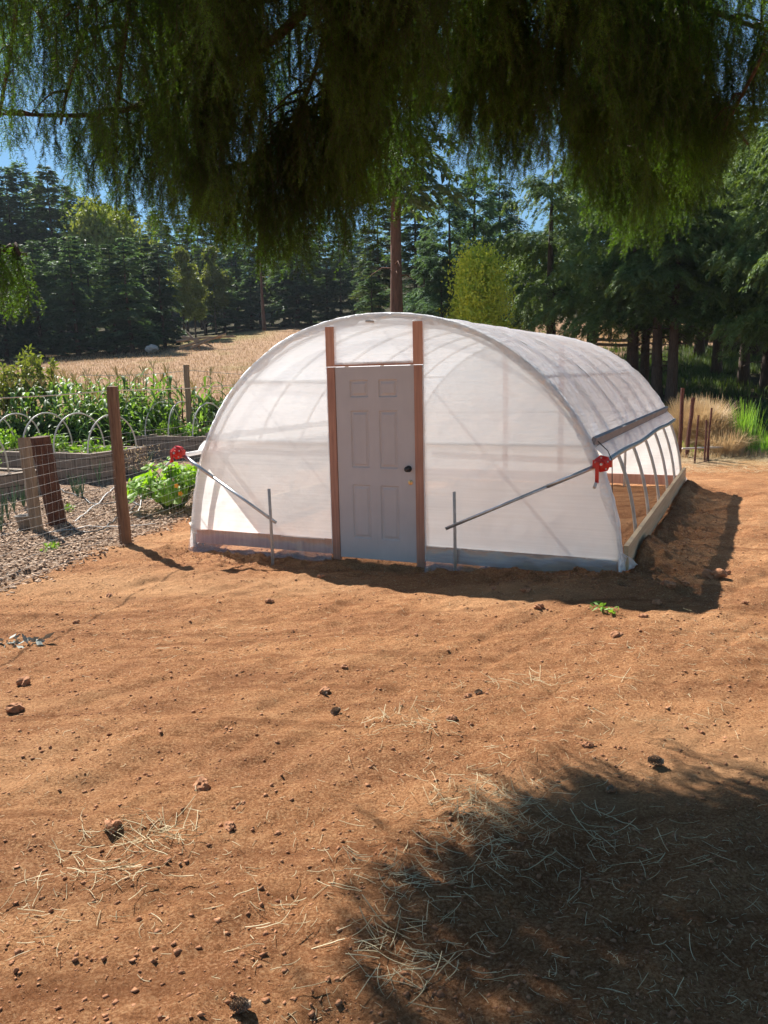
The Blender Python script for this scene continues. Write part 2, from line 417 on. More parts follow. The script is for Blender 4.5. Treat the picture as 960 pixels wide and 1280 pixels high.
# exact near-ground height lookup for scattering
def gz(x, y):
    x = np.atleast_1d(np.asarray(x, float)); y = np.atleast_1d(np.asarray(y, float))
    i = np.clip(np.searchsorted(gxs, x) - 1, 0, nx - 2); j = np.clip(np.searchsorted(gys, y) - 1, 0, ny - 2)
    fx = np.clip((x - gxs[i]) / (gxs[i + 1] - gxs[i]), 0, 1); fy = np.clip((y - gys[j]) / (gys[j + 1] - gys[j]), 0, 1)
    return Z[j, i] * (1 - fx) * (1 - fy) + Z[j, i + 1] * fx * (1 - fy) + Z[j + 1, i] * (1 - fx) * fy + Z[j + 1, i + 1] * fx * fy

# pond
m, nt, b = newmat('water')
b.inputs['Base Color'].default_value = (.03, .05, .045, 1); b.inputs['Roughness'].default_value = .08
n1 = noise(nt, 6, 3); lk(nt, bump(nt, n1, .15, .02), b.inputs['Normal'])
pv = [(10.2, 20.6, -.06)] + [(10.2 + 2.2 * math.cos(t) * 1.05, 20.6 + 2.1 * math.sin(t), -.06) for t in np.linspace(0, 2 * math.pi, 48, endpoint=False)]
w_ = mk('water', pv, [(0, 1 + k, 1 + (k + 1) % 48) for k in range(48)], 'water')
tag(w_, 'small dark pond of still water beside the reeds', 'water', kind='structure')

# ------------------------------------------------------------------ GREENHOUSE
gho = empty('hoop_greenhouse', (GX, GY, 0), -YAW, 'white plastic film hoop greenhouse with a grey door, standing on bare soil', 'greenhouse')
A_, HT = W / 2, 2.56
def ell(t, off=0.0):  # t: 0 left foot .. pi right foot
    e = .93
    cx_, sz_ = math.cos(math.pi - t), math.sin(t)
    return (A_ + (A_ + off) * math.copysign(abs(cx_) ** e, cx_), (HT + off) * sz_ ** .98 if sz_ > 0 else 0)
def t_at_z(z, right=True):
    lo, hi = 0, math.pi / 2
    for _ in range(40):
        mm = (lo + hi) / 2
        if ell(mm)[1] < z: lo = mm
        else: hi = mm
    return math.pi - lo if right else lo
def ztop(u):
    # height of the hoop at u
    lo, hi = (0, math.pi / 2) if u < A_ else (math.pi / 2, math.pi)
    for _ in range(40):
        mm = (lo + hi) / 2
        if ell(mm)[0] < u: lo = mm
        else: hi = mm
    return ell((lo + hi) / 2)[1]
NB = 6
for k in range(NB + 1):
    mb = MB(); v = min(max(k * L / NB, .0), L)
    mb.tube([(*[ell(t)[0]], v, ell(t)[1] - .02 if t in (0, math.pi) else ell(t)[1]) for t in np.linspace(0, math.pi, 49)], .019, 8, up=(0, 1, 0))
    mb.build('hoop', 'pvc_grey', gho, True)
# inner second bow of the end frame
mb = MB(); mb.tube([(ell(t, -.06)[0], .06, ell(t, -.06)[1]) for t in np.linspace(0, math.pi, 41)], .017, 8, up=(0, 1, 0)); mb.build('hoop', 'pvc', gho, True)
# purlins
for (u, z) in ((A_, HT - .045),):
    mb = MB(); mb.tube([(u, .02, z), (u, L - .02, z)], .017, 8); mb.build('ridge_pole', 'pvc', gho, True)
for rt in (False, True):
    t = t_at_z(1.95, rt); u, z = ell(t, -.045)
    mb = MB(); mb.tube([(u, .02, z), (u, L - .02, z)], .015, 8); mb.build('purlin', 'pvc', gho, True)
ZH = 1.29
for rt in (False, True):   # hip board
    t = t_at_z(ZH, rt); u, z = ell(t, .03)
    s = 1 if rt else -1
    mb = MB()
    nseg = 3
    for q in range(nseg):
        y0 = -.01 + q * (L + .02) / nseg; y1 = y0 + (L + .02) / nseg - .006
        M = Matrix.Translation((u, 0, z)) @ Matrix.Rotation(s * R(18 if rt else 18), 4, 'Y')
        mb.box((-.02, y0, -.05), (.02, y1, .05), M)
    mb.build('hip_board', 'batten', gho)
# side rails and base boards
for rt in (True, False):
    u = W + .045 if rt else -.045
    mb = MB(); hh = .30
    for (y0, y1) in ((.0, 3.3), (3.304, L)):
        mb.box((u - .022, y0, .12 if rt else .03), (u + .022, y1, .03 + hh + .02))
    mb.build('baseboard', 'lumber', gho)
# end walls
D0, DW, DH = 1.989, .894, 2.03
def board_end(v, u0, u1, name='baseboard', mt='lumber_red'):
    mb = MB(); mb.box((u0, v - (.055 if v < 1 else .02), .05), (u1, v + .02, .215)); return mb.build(name, mt, gho)
board_end(.03, .03, D0 - .10); board_end(.03, D0 + DW + .10, W - .03, mt='board_grey'); board_end(L - .03, .03, W - .03)
# door frame studs
zt = ztop(D0 - .07) - .03
for u0, u1 in ((D0 - .092, D0 - .004), (D0 + DW + .004, D0 + DW + .092)):
    mb = MB(); mb.box((u0, -.045, -.06), (u1, -.003, DH + .03)); mb.build('door_stud', 'stud_wood', gho)
    mb = MB(); mb.box((u0 - .006, -.046, DH + .034), (u1 + .006, .004, ztop((u0 + u1) / 2) - .04)); mb.build('upper_stud', 'lumber_red', gho)
mb = MB(); mb.box((D0, -.030, DH + .034), (D0 + DW, .010, DH + .074)); mb.build('door_header', 'stud_wood', gho)
# rear wall frame
for u0 in (D0 - .1, D0 + DW):
    mb = MB(); mb.box((u0, L - .08, 0), (u0 + .09, L - .04, ztop(u0) - .05)); mb.build('rear_stud', 'lumber_red', gho)
mb = MB(); mb.tube([(W - .9, L - .1, 0), (W - .9, L - .1, ztop(W - .9) - .04)], .022, 8); mb.build('rear_upright', 'white_pipe', gho, True)
for (a, b2) in (((.25, .03, 1.27), (W - .25, .03, 1.27)), ((.25, L - .03, 1.27), (W - .25, L - .03, 1.27))):
    mb = MB()
    if a[1] < 1:
        mb.tube([a, (D0 - .1, .03, 1.27)], .014, 8); mb.build('cross_rail', 'pvc', gho, True); mb = MB(); mb.tube([(D0 + DW + .1, .03, 1.27), b2], .014, 8)
    else: mb.tube([a, b2], .014, 8)
    mb.build('cross_rail', 'pvc', gho, True)
for (a, b2) in (((.95, .035, 1.93), (D0 - .1, .035, 1.90)),):
    mb = MB(); mb.tube([a, b2], .013, 8); mb.build('cross_rail', 'pvc', gho, True)
for (a, b2) in (((W - .28, .08, 1.15), (W - .14, .95, .1)),):
    mb = MB(); mb.tube([a, b2], .016, 8); mb.build('brace', 'pvc_grey', gho, True)

# door
dr = None
def door():
    # panel relief
    xs = sorted({0, DW}); T = .02
    panels = []
    pw = .205; x1 = .165; x2 = DW - .165 - pw - .03
    for (z0, z1) in ((.22, .80), (.98, 1.58), (1.715, 1.895)):
        for x0 in (x1, x2): panels.append((x0, z0, x0 + pw + (.01), z1))
    xs = [0, .01]; zs = [0, .01]
    for p in panels:
        xs += [p[0], p[0] + .012, p[0] + .028, p[0] + .042, p[2] - .042, p[2] - .028, p[2] - .012, p[2]]
        zs += [p[1], p[1] + .012, p[1] + .028, p[1] + .042, p[3] - .042, p[3] - .028, p[3] - .012, p[3]]
    xs += [DW - .01, DW]; zs += [DH - .01, DH]
    xs = sorted(set(np.round(xs, 4))); zs = sorted(set(np.round(zs, 4)))
    def dep(x, z):
        for p in panels:
            if p[0] - 1e-4 <= x <= p[2] + 1e-4 and p[1] - 1e-4 <= z <= p[3] + 1e-4:
                e = min(x - p[0], p[2] - x, z - p[1], p[3] - z)
                return float(np.interp(e, [0, .012, .028, .042, .1], [0, .012, .009, .0015, .001]))
        return 0
    V = [(x, -T + dep(x, z), z) for z in zs for x in xs]; n = len(xs); mz = len(zs)
    Fc = [(j * n + i, j * n + i + 1, (j + 1) * n + i + 1, (j + 1) * n + i) for j in range(mz - 1) for i in range(n - 1)]
    k = len(V)
    V += [(0, T, 0), (DW, T, 0), (DW, T, DH), (0, T, DH)]
    Fc += [(k, k + 3, k + 2, k + 1)]
    Fc += [tuple([i for i in range(n)][::-1]) + (k, k + 1)]
    Fc += [tuple((mz - 1) * n + i for i in range(n)) + (k + 2, k + 3)]
    Fc += [tuple(j * n for j in range(mz)) + (k + 3, k)]
    Fc += [tuple(j * n + n - 1 for j in range(mz))[::-1] + (k + 1, k + 2)]
    o = mk('door', V, Fc, 'door_paint', gho); return o
dr = door(); dr.location = (D0, -.016, .028)
def disc_chain(mb, c, prof, n=20):
    V = []; 
    for (y, r) in prof:
        for k in range(n):
            q = 2 * math.pi * k / n; V.append((c[0] + r * math.cos(q), c[1] + y, c[2] + r * math.sin(q)))
    Fc = [(i * n + k, i * n + (k + 1) % n, (i + 1) * n + (k + 1) % n, (i + 1) * n + k) for i in range(len(prof) - 1) for k in range(n)]
    Fc += [tuple(range(n))[::-1], tuple((len(prof) - 1) * n + k for k in range(n))]
    mb.add(V, Fc)
mb = MB(); disc_chain(mb, (DW - .072, -.02, .985), [(0, .034), (-.006, .034), (-.01, .014), (-.035, .013), (-.04, .024), (-.055, .029), (-.068, .024), (-.074, .01)])
mb.build('door_knob', 'black_plastic', dr, True)
mb = MB(); disc_chain(mb, (DW - .055, -.02, .845), [(0, .026), (-.008, .025), (-.012, .012), (-.02, .011)]); mb.box((DW - .058, -.045, .828), (DW - .052, -.03, .862))
mb.build('deadbolt', 'brass', dr)

# films ---------------------------------------------------------------
def roof_film():
    t0 = t_at_z(ZH - .02, False); t1 = t_at_z(ZH - .02, True)
    nu, nv = 170, 260
    U, Vv = np.meshgrid(np.linspace(0, 1, nu), np.linspace(0, 1, nv))
    out = np.zeros((nv, nu, 3))
    for i in range(nu):
        t = t0 + (t1 - t0) * i / (nu - 1)
        u, z = ell(t, .024); du, dz = ell(t, 1.024); n = np.array([du - u, 0, dz - z]); n /= np.linalg.norm(n)
        for j in range(nv):
            s = j / (nv - 1); v = -.035 + (L + .07) * s
            ph = abs(((v / (L / NB)) + .5) % 1 - .5) * 2      # 0 on hoop, 1 between... inverted
            a = i / (nu - 1)
            sag = -.016 * math.sin(math.pi * min(1, ph)) ** 1.0 * (.4 + .6 * abs(math.cos(t)))
            out[j, i] = np.array([u, v, z]) + n * sag
    tt = np.linspace(0, 1, nu)[None, :] * 5.2; vv = np.linspace(0, 1, nv)[:, None] * L
    wr = .011 * fbm(vv * 2.6 + tt * 1.6, tt * .9 - vv * .25, 4, 71) + .020 * (.5 - np.abs(fbm(vv * 6.5 + tt * 5.0, tt * 1.0 - vv * .3, 3, 81)) * 2)
    wr = wr * (.35 + .65 * np.clip(1 - np.abs(((vv / (L / NB)) + .5) % 1 - .5) * 0, 0, 1))
    ang = t0 + (t1 - t0) * np.linspace(0, 1, nu)
    out[:, :, 0] += wr * -np.cos(ang)[None]; out[:, :, 2] += wr * np.sin(ang)[None]
    V = out.reshape(-1, 3); ii = (np.arange(nv - 1)[:, None] * nu + np.arange(nu - 1)[None]).ravel()
    idx = np.stack([ii, ii + 1, ii + nu + 1, ii + nu], 1)
    return fastmesh('roof_film', V, idx, 4, 'film_roof', gho, True)
roof_film()
PZ = 1.13
for rt in (False, True):     # loose curtain between hip board and roll pipe + pipe
    s = 1 if rt else -1
    t = t_at_z(ZH, rt); u, z = ell(t, .052); pu = (W - .155 if rt else .155 - .0) + (0 if rt else -.0)
    pu = ell(t_at_z(PZ, rt))[0] + s * .075
    def cf(a, c_):
        v = -.05 + (L + .1) * c_; bulge = .02 * math.sin(math.pi * a)
        w = .012 * float(fbm(v * 6, a * 1.2, 3, 91 + rt)) * (1 - abs(2 * a - 1))
        return (u + (pu - u) * a + s * (bulge + w), v, z - .05 + (PZ - z + .05) * a)
    V, Fc = grid(7, 120, cf); mk('side_curtain', V, Fc, 'film_fold', gho, True)
    mb = MB(); mb.tube([(pu, v, PZ + .012 * math.sin(v * 1.9)) for v in np.linspace(-.34 if not rt else -.10, L + .12, 30)], .026, 10)
    mb.build('roll_pipe', 'steel' if rt else 'film_fold', gho, True)

def end_film(name, u0, u1, v, zlo=.02, top=True, zcut=None, seed=0, mat='film_front', flip=1):
    nu = max(6, int((u1 - u0) / .035)); nz = 64
    V = np.zeros((nz, nu, 3))
    for i in range(nu):
        u = u0 + (u1 - u0) * i / (nu - 1); zz = ztop(u) - .01 if zcut is None else zcut
        z = zlo + (zz - zlo) * np.linspace(0, 1, nz)
        V[:, i, 0] = u; V[:, i, 2] = z
    w = .010 * fbm(V[:, :, 0] * 1.7 + V[:, :, 2] * 1.3, V[:, :, 2] * .9, 4, 101 + seed) + .006 * fbm(V[:, :, 0] * 5 - V[:, :, 2] * 4, V[:, :, 2] * 2, 3, 111 + seed)
    V[:, :, 1] = v - flip * .006 + w * flip
    ii = (np.arange(nz - 1)[:, None] * nu + np.arange(nu - 1)[None]).ravel()
    idx = np.stack([ii, ii + 1, ii + nu + 1, ii + nu], 1)
    return fastmesh(name, V.reshape(-1, 3), idx, 4, mat, gho, True)
end_film('end_film', .012, D0 - .095, -.02, .2, seed=1)
end_film('end_film', D0 + DW + .095, W - .012, -.02, .2, seed=2)
end_film('end_film', D0 + .001, D0 + DW - .001, -.034, DH + .05, seed=3)
end_film('end_film', .012, W - .012, L + .03, .06, seed=4)
# skirts: loose film hanging over the base boards, ragged lower hem lying on the soil
def skirt(u0, u1, seed, va=-.035):
    nu, nz = int((u1 - u0) / .02), 12
    def f(a, c_):
        u = u0 + (u1 - u0) * a; rz = min(1, max(0, (u - 3.0) / 1.9)); z = .225 + (-.035 + .125 * rz * rz * (3 - 2 * rz) + .03 * float(fbm(u * 2.3, 0, 3, seed)) - .225) * c_
        out = .012 + .075 * c_ * c_ + .03 * float(fbm(u * 5, c_ * 1.5, 3, seed + 5)) * c_
        return (u + .04 * float(fbm(u * 3, 7, 2, seed)) * c_, va - out, z)
    V, Fc = grid(nu, nz, f); return mk('film_skirt', V, Fc, 'film_skirt', gho, True)
skirt(-.02, D0 - .10, 3); skirt(D0 + DW + .10, W + .03, 9)
def corner_flap(u, s, seed, v0=-.04):
    def f(a, c_):
        uu = u + s * (a * .13 * c_ ** .8 + .02 * a) ; vv = v0 - .07 * c_ * (1 - a) + a * .34 * c_ + .05 * a
        return (uu + .015 * float(fbm(a * 6, c_ * 3, 3, seed)), vv - .1 * a + .02 * float(fbm(a * 7, c_ * 4, 3, seed + 2)), .30 * (1 - c_) + (.11 * c_ if seed == 5 else 0) + (.012) * float(fbm(a * 9, c_ * 5, 2, seed)))
    V, Fc = grid(16, 14, f); mk('film_flap', V, Fc, 'film_fold', gho, True)
corner_flap(W, 1, 5); corner_flap(0, -.55, 15)
corner_flap(W, 1, 25, L - .1)
# rumpled hem of film wrapped round the front bow
def hem(v, seed, sgn=1):
    nt_, na = 220, 9
    V = []
    for i in range(nt_):
        t = .06 + (math.pi - .12) * i / (nt_ - 1)
        wd = .055 + .030 * float(fbm(t * 5, 0, 3, seed)) * 2 + (.03 if .8 < t < 1.5 else 0)
        for k in range(na):
            a = k / (na - 1)
            if a < .5: off, vv = .032 - .01 * a, v + sgn * (.03 - .09 * a)      # over the bow
            else: off, vv = .022 - (a - .5) * 2 * wd, v - sgn * (.018 + .008)
            wr = .012 * float(fbm(t * 26, a * 5, 3, seed + 4))
            u, z = ell(t, off + wr); V.append((u, vv - sgn * abs(.010 * float(fbm(t * 18, a * 7, 3, seed + 9))) * 2, z))
    Fc = [(i * na + k, i * na + k + 1, (i + 1) * na + k + 1, (i + 1) * na + k) for i in range(nt_ - 1) for k in range(na - 1)]
    mk('film_hem', V, Fc, 'film_fold', gho, True)
hem(-.008, 200)
# seam of gathered film beside the studs
for u in (D0 - .098, D0 + DW + .098):
    mb = MB(); pts = [(u + .006 * float(fbm(z * 9, u, 3, 3)), -.035, z) for z in np.linspace(.05, DH + .03, 60)]
    mb.tube(pts, [.007 + .005 * abs(float(fbm(i * .4, 1, 3, 8))) for i in range(60)], 6); mb.build('film_seam', 'film_fold', gho, True)
# black cord
mb = MB(); tu = ell(t_at_z(ZH, True), .06)
cpts = [(tu[0], .10, ZH + .02), (tu[0] + .09, .12, PZ + .09), (tu[0] + .13, .13, PZ + .0), (tu[0] + .14, .14, .7), (tu[0] + .16, .16, .12)]
mb.tube(cpts, .005, 6); mb.build('tie_cord', 'black_plastic', gho, True)
# hook bolt at the top
mb = MB(); mb.tube([(D0 + .38, -.05, HT - .05), (D0 + .43, -.055, HT - .055), (D0 + .47, -.05, HT - .06)], .011, 8); mb.build('clamp', 'steel_dull', gho, True)

# roll-up cranks
def crank(u, z, v, endp, hang):
    mb = MB(); n = 6
    prof = [(.03, .045), (.03, .078), (-.03, .082), (-.045, .05)]
    disc_chain(mb, (u, v, z), [(.03, .02), (.028, .075), (-.028, .080), (-.042, .05), (-.046, .02)], 7)
    disc_chain(mb, (u + .0, v - .045, z), [(0, .03), (-.025, .026)], 10)
    mb.box((u - .085, v - .035, z - .03), (u + .085, v + .02, z + .03))
    c = mb.build('roll_up_crank', 'red_plastic', gho)
    for q in range(5):
        a = q * 2 * math.pi / 5 + .4; mbq = MB(); disc_chain(mbq, (u + .058 * math.cos(a), v - .044, z + .058 * math.sin(a)), [(0, .009), (-.008, .008)], 6); mbq.build('bolt', 'steel_dull', c)
    mbq = MB(); disc_chain(mbq, (u, v - .070, z), [(0, .013), (-.012, .012)], 8); mbq.build('axle_nut', 'steel', c)
    mb = MB(); mb.box((u - .035 - .016, v - .082, z - hang), (u - .035 + .016, v - .066, z + .02)); mb.tube([(u - .035, v - .07, z - hang + .01), (u - .035, v - .13, z - hang - .005)], .013, 8)
    mb.build('crank_handle', 'red_plastic', c)
    mb = MB(); mb.tube([(u - .035, v - .125, z - hang), (u - .04, v - .17, z - hang - .03)], .016, 8); mb.build('handle_grip', 'pvc', c)
    e = np.array(endp); s0 = np.array([u, v + .01, z]); dn = (e - s0) / np.linalg.norm(e - s0)
    mb = MB(); mb.tube([s0 + dn * .06, s0 + dn * .55], .021, 10); mb.tube([s0 + dn * .5, e], .017, 10); mb.build('crank_arm', 'steel', gho, True)
pr_ = ell(t_at_z(PZ, True))[0] + .075; pl_ = ell(t_at_z(PZ, False))[0] - .075
crank(pr_ - .01, PZ - .0, -.14, (3.28, -.22, .45), .17)
crank(pl_ - .01, PZ + .03, -.38, (1.42, -.42, .44), .10)

# guide stakes
def stake(px, py, ptop, label):
    p = ground_at(px, py); mb = MB()
    h = (py - ptop) * p[1] / F
    mb.tube([(0, 0, -.2), (.0, 0, h * .5), (-.004, 0, h)], .0165, 10)
    o = mb.build('guide_stake', 'steel_dull', None, True); o.location = tuple(p)
    tag(o, label, 'stake')
stake(341, 703, 608, 'upright steel pipe stake holding the left crank arm')
stake(569, 713, 612, 'upright steel pipe stake holding the right crank arm')

# ------------------------------------------------------------------ GARDEN
def g2(u, v): p = uvw(u, v); return p[0], p[1], float(gh(p[0], p[1]))
def bed(name, u0, u1, v0, v1, h, label):
    o = empty(name, g2((u0 + u1) / 2, (v0 + v1) / 2), -YAW, label, 'raised bed')
    hu, hv = (u1 - u0) / 2, (v1 - v0) / 2; T = .15
    mb = MB()
    mb.box((-hu, -hv, -.1), (hu, -hv + T, h)); mb.box((-hu, hv - T, -.1), (hu, hv, h + .003))
    mb.box((-hu, -hv + T + .001, -.1), (-hu + T, hv - T - .001, h - .003)); mb.box((hu - T, -hv + T + .001, -.1), (hu, hv - T - .001, h + .002))
    mb.build('block_wall', 'block', o)
    def f(a, c_):
        x = -hu + T - .01 + (2 * hu - 2 * T + .02) * a; y = -hv + T - .01 + (2 * hv - 2 * T + .02) * c_
        return (x, y, h - .05 + .05 * float(fbm(x * 3, y * 3, 3, 7)))
    V, Fc = grid(40, 16, f); mk('bed_soil', V, Fc, 'bed_soil', o, True)
    return o
BH = .50
bed('raised_bed', -9.6, -5.65, .9, 2.9, BH - .08, 'concrete block raised bed nearest the leaning wooden posts')
bed('raised_bed', -10.6, -5.75, 4.15, 5.75, BH, 'long concrete block raised bed under a row of white hoops, middle bed')
bed('raised_bed', -7.4, -2.9, 7.25, 8.7, BH, 'concrete block raised bed farther back, near the crank end of the greenhouse')
bed('raised_bed', -5.6, -2.4, 11.0, 12.2, BH, 'farthest low block bed with bushy greens beside tall field post')
def hoop_arc(u, v, w, h, label=None):
    p = g2(u, v); mb = MB()
    pts = []
    for t in np.linspace(0, math.pi, 21):
        pts.append((0, w / 2 - w / 2 * math.cos(t), h * math.sin(t) ** .85 if 0 < t < math.pi else 0))
    pts = [(0, 0, -.22)] + pts + [(0, w, -.22)]
    mb.tube(pts, .0155, 8, up=(1, 0, 0))
    o = mb.build('bed_hoop', 'pvc', None, True); o.location = (p[0], p[1], p[2] + BH); o.rotation_euler = (R(random.uniform(-3, 3)), 0, -YAW + R(random.uniform(-5, 5)))
    return o
mids = [-5.94, -6.85, -7.72, -8.62, -9.5]
for k, u in enumerate(mids):
    tag(hoop_arc(u, 4.28, 1.3, .80), 'bare white plastic hoop arching over the middle raised bed', 'hoop', 'white hoops over the middle bed')
for k, u in enumerate([-7.2, -6.5, -5.8, -5.1, -4.4]):
    tag(hoop_arc(u, 7.38, 1.2, .78), 'bare white plastic hoop arching over the farther raised bed', 'hoop', 'white hoops over the farther bed')
tag(hoop_arc(-6.3, 1.1, 1.5, .72), 'white hoop at the left picture edge over the nearest raised bed', 'hoop')
for u in (-4.6, -3.9):
    tag(hoop_arc(u, 11.1, 1.1, .72), 'white hoop over the farthest bed of bushy greens', 'hoop', 'white hoops over the farthest bed')

# fence -----------------------------------------------------------------
fence = empty('garden_fence', (FX, FY, 0), 0, 'wire mesh garden fence on one rough wooden post with a rope on top', 'fence')
fd = np.array([math.sin(FA), math.cos(FA), 0])
def wood_post(name, base, top, r0, r1, mat, parent, n=10, sq=False):
    mb = MB(); b0 = np.array(base, float); t0 = np.array(top, float)
    pts = [b0 + (t0 - b0) * s + np.array([random.uniform(-.006, .006), random.uniform(-.006, .006), 0]) for s in np.linspace(0, 1, 9)]
    mb.tube(pts, list(np.linspace(r0, r1, 9)), n, jit=.06); return mb.build(name, mat, parent)
pt = P(140, 483, 9.6); 
wood_post('post', (0, 0, -.3), (pt[0] - FX, pt[1] - FY, pt[2]), .076, .066, 'post_wood', fence, 9)
Lf0, Lf1, FH = -7.2, 6.2, 1.32
mb = MB()
def fp(s, z):
    p = np.array([0, 0, 0.]) + fd * s; return p + np.array([0, 0, z + float(gh(FX + p[0], FY + p[1]))])
for z in np.arange(.02, FH + .01, .10):
    ss = np.linspace(Lf0, Lf1, 30)
    mb.tube([fp(s, z + .012 * math.sin(s * 3.1 + z * 5)) + np.array([.01 * math.sin(s * 2 + z * 9), 0, 0]) for s in ss], .0013, 3, False)
wires_v = np.arange(Lf0, Lf1, .10)
for s in wires_v:
    mb.tube([fp(s, .0), fp(s, FH)], .0009, 3, False)
mb.build('wire_mesh', 'wire', fence)
mb = MB(); mb.tube([fp(s, 1.86 - .0 + (-.03 * math.sin(abs(s) * .9)) * (1 if s < 0 else .6)) for s in np.linspace(Lf0, 16, 60)], .006, 5, False); mb.build('top_rope', 'rope', fence)

for (b_, t_, r_, mt, lb) in (((48, 664), (30, 547), .082, 'post_grey', 'pale squared wooden post leaning left beside a darker post'),):
    g0 = ground_at(*b_); tp = P(t_[0], t_[1], g0[1] + .05)
    o = empty('leaning_post', tuple(g0), 0, lb, 'post')
    wood_post('timber', (0, 0, -.15), tuple(tp - g0), r_, r_ * .98, mt, o, 7)
g0 = ground_at(74, 655); tp = P(49, 546, g0[1] - .05)
o = empty('leaning_post', tuple(g0), 0, 'thick dark split wooden post leaning left behind the garden fence', 'post')
wood_post('timber', (0, 0, -.15), tuple(tp - g0), .125, .135, 'post_dark', o, 11)
# bucket
g0 = ground_at(32, 661); o = empty('bucket', tuple(g0), 0, 'small grey bucket on the wood chips beside leaning posts', 'bucket')
mb = MB(); disc = []
n = 24; prof = [(.0, .085), (.19, .112), (.19, .120), (.178, .121), (.178, .104), (.03, .078)]
V = []; 
for (z, r) in prof: V += [(r * math.cos(2 * math.pi * k / n), r * math.sin(2 * math.pi * k / n), z) for k in range(n)]
Fc = [(i * n + k, i * n + (k + 1) % n, (i + 1) * n + (k + 1) % n, (i + 1) * n + k) for i in range(len(prof) - 1) for k in range(n)]
Fc += [tuple(range(n))[::-1], tuple((len(prof) - 1) * n + k for k in range(n))]
mk('pail', V, Fc, 'bucket', o, True)
mb = MB(); mb.tube([(.118 * math.cos(t), .12 * math.sin(t) * .3 - .03, .18 - .10 * math.sin(t)) for t in np.linspace(0, math.pi, 14)], .003, 5); mb.build('bail', 'steel_dull', o, True)
g0 = ground_at(41, 662); mb = MB(); mb.tube([(0, 0, -.1), (0, 0, .5)], .012, 6); o = mb.build('thin_stake', 'lumber', None); o.location = tuple(g0)
tag(o, 'thin pale wooden stake beside the grey bucket', 'stake')
# hoses
def hose(pts, r, mat, label, name='hose'):
    P_ = [ground_at(*p) for p in pts]; Q = []
    for i in range(len(P_) - 1):
        for s in np.linspace(0, 1, 8, endpoint=False):
            p0 = P_[max(i - 1, 0)]; p1 = P_[i]; p2 = P_[i + 1]; p3 = P_[min(i + 2, len(P_) - 1)]
            q = .5 * ((2 * p1) + (-p0 + p2) * s + (2 * p0 - 5 * p1 + 4 * p2 - p3) * s * s + (-p0 + 3 * p1 - 3 * p2 + p3) * s ** 3)
            q[2] = float(gz(q[0], q[1])[0]) + r + .015; Q.append(q)
    mb = MB(); mb.tube(Q, r, 7); o = mb.build(name, mat, None, True); tag(o, label, 'hose')
hose([(72, 628), (80, 650), (100, 668), (125, 665), (148, 650), (175, 630)], .009, 'black_plastic', 'black drip hose looping over wood chips right of leaning posts')
hose([(75, 612), (95, 622), (120, 630), (150, 628), (178, 634)], .009, 'black_plastic', 'upper black drip hose lying behind the fence post')
hose([(92, 655), (112, 640), (135, 618), (150, 603)], .010, 'white_pipe', 'white drip hose slanting across garden behind fence post')
hose([(60, 668), (110, 662), (165, 660), (198, 657)], .008, 'steel_dull', 'grey drip hose running straight towards the squash')
hose([(0, 672), (22, 664), (36, 652), (34, 636)], .008, 'black_plastic', 'black drip hose running past the grey bucket')
hose([(160, 648), (174, 638), (176, 618), (166, 606)], .008, 'white_pipe', 'short pale drip hose curl left of squash')

# leafy plants ----------------------------------------------------------
def leafcloud(n, center_fn, size, mat, name, parent, flat=.3, aspect=.4, seed=0):
    r = np.random.default_rng(seed); B = center_fn(n, r); D = randunit(n, r); D[:, 2] = D[:, 2] * .7 + flat; D = unit(D)
    S = unit(np.cross(D, randunit(n, r))); ln = size * r.uniform(.6, 1.3, n)
    V, idx = blades(B, D, S, ln, ln * aspect * .5); return fastmesh(name, V, idx, 4, mat, parent)
def dome(R_, H_):
    def f(n, r):
        d = randunit(n, r); d[:, 2] = abs(d[:, 2]); q = r.uniform(.25, 1, n)[:, None] ** .5
        lump = 1 + .28 * np.sin(d[:, :1] * 7 + 2) * np.cos(d[:, 1:2] * 6)
        return d * q * lump * np.array([R_, R_, H_])
    return f
# squash
def lobed_leaf(c, nrm, heading, size):
    """palmate leaf as a fan; returns verts, faces"""
    nrm = nrm / np.linalg.norm(nrm); x = heading - nrm * (heading @ nrm); x /= np.linalg.norm(x); y = np.cross(nrm, x)
    pts = [c + nrm * -.04 * size]
    angs = np.linspace(-2.75, 2.75, 23)
    for k, a in enumerate(angs):
        rr = size * (.70 + .30 * math.cos(a * 2.5) + .05 * (k % 2)) * (.92 if abs(a) > 2 else 1)
        pts.append(c + rr * (math.cos(a) * x + math.sin(a) * y) + nrm * (.10 * size * math.cos(a * 5) - .18 * size * (rr / size) ** 2))
    return pts, [(0, k, k + 1) for k in range(1, 23)]
sq0 = ground_at(214, 642)
sqo = empty('squash_plant', (sq0[0] - .05, sq0[1] + .35, sq0[2]), 0, 'big bright green squash plant with yellow flowers beside the greenhouse', 'plant')
mb = MB(); ms = MB(); r_ = random.Random(5)
for k in range(92):
    a = r_.uniform(0, 2 * math.pi); rr = .62 * math.sqrt(r_.random()); hgt = (.80 - .75 * rr) * r_.uniform(.45, 1.05) + .12
    c = np.array([rr * math.cos(a) * 1.05, rr * math.sin(a), hgt]); hd = np.array([math.cos(a), math.sin(a), -.2]) + np.array([r_.uniform(-.5, .5) for _ in range(3)])
    nr = np.array([math.cos(a) * .6 * rr / .6 - .1, math.sin(a) * .7 * rr / .6, .75]) + np.array([r_.uniform(-.45, .45) for _ in range(3)])
    v_, f_ = lobed_leaf(c, nr, hd, r_.uniform(.09, .19)); mb.add(v_, f_)
    ms.tube([(0.1 * math.cos(a), .1 * math.sin(a), 0), (c[0] * .6, c[1] * .6, hgt * .8), c], .007, 5)
mb.build('leaves', 'squash_leaf', sqo); ms.build('stems', 'bed_leaf', sqo)
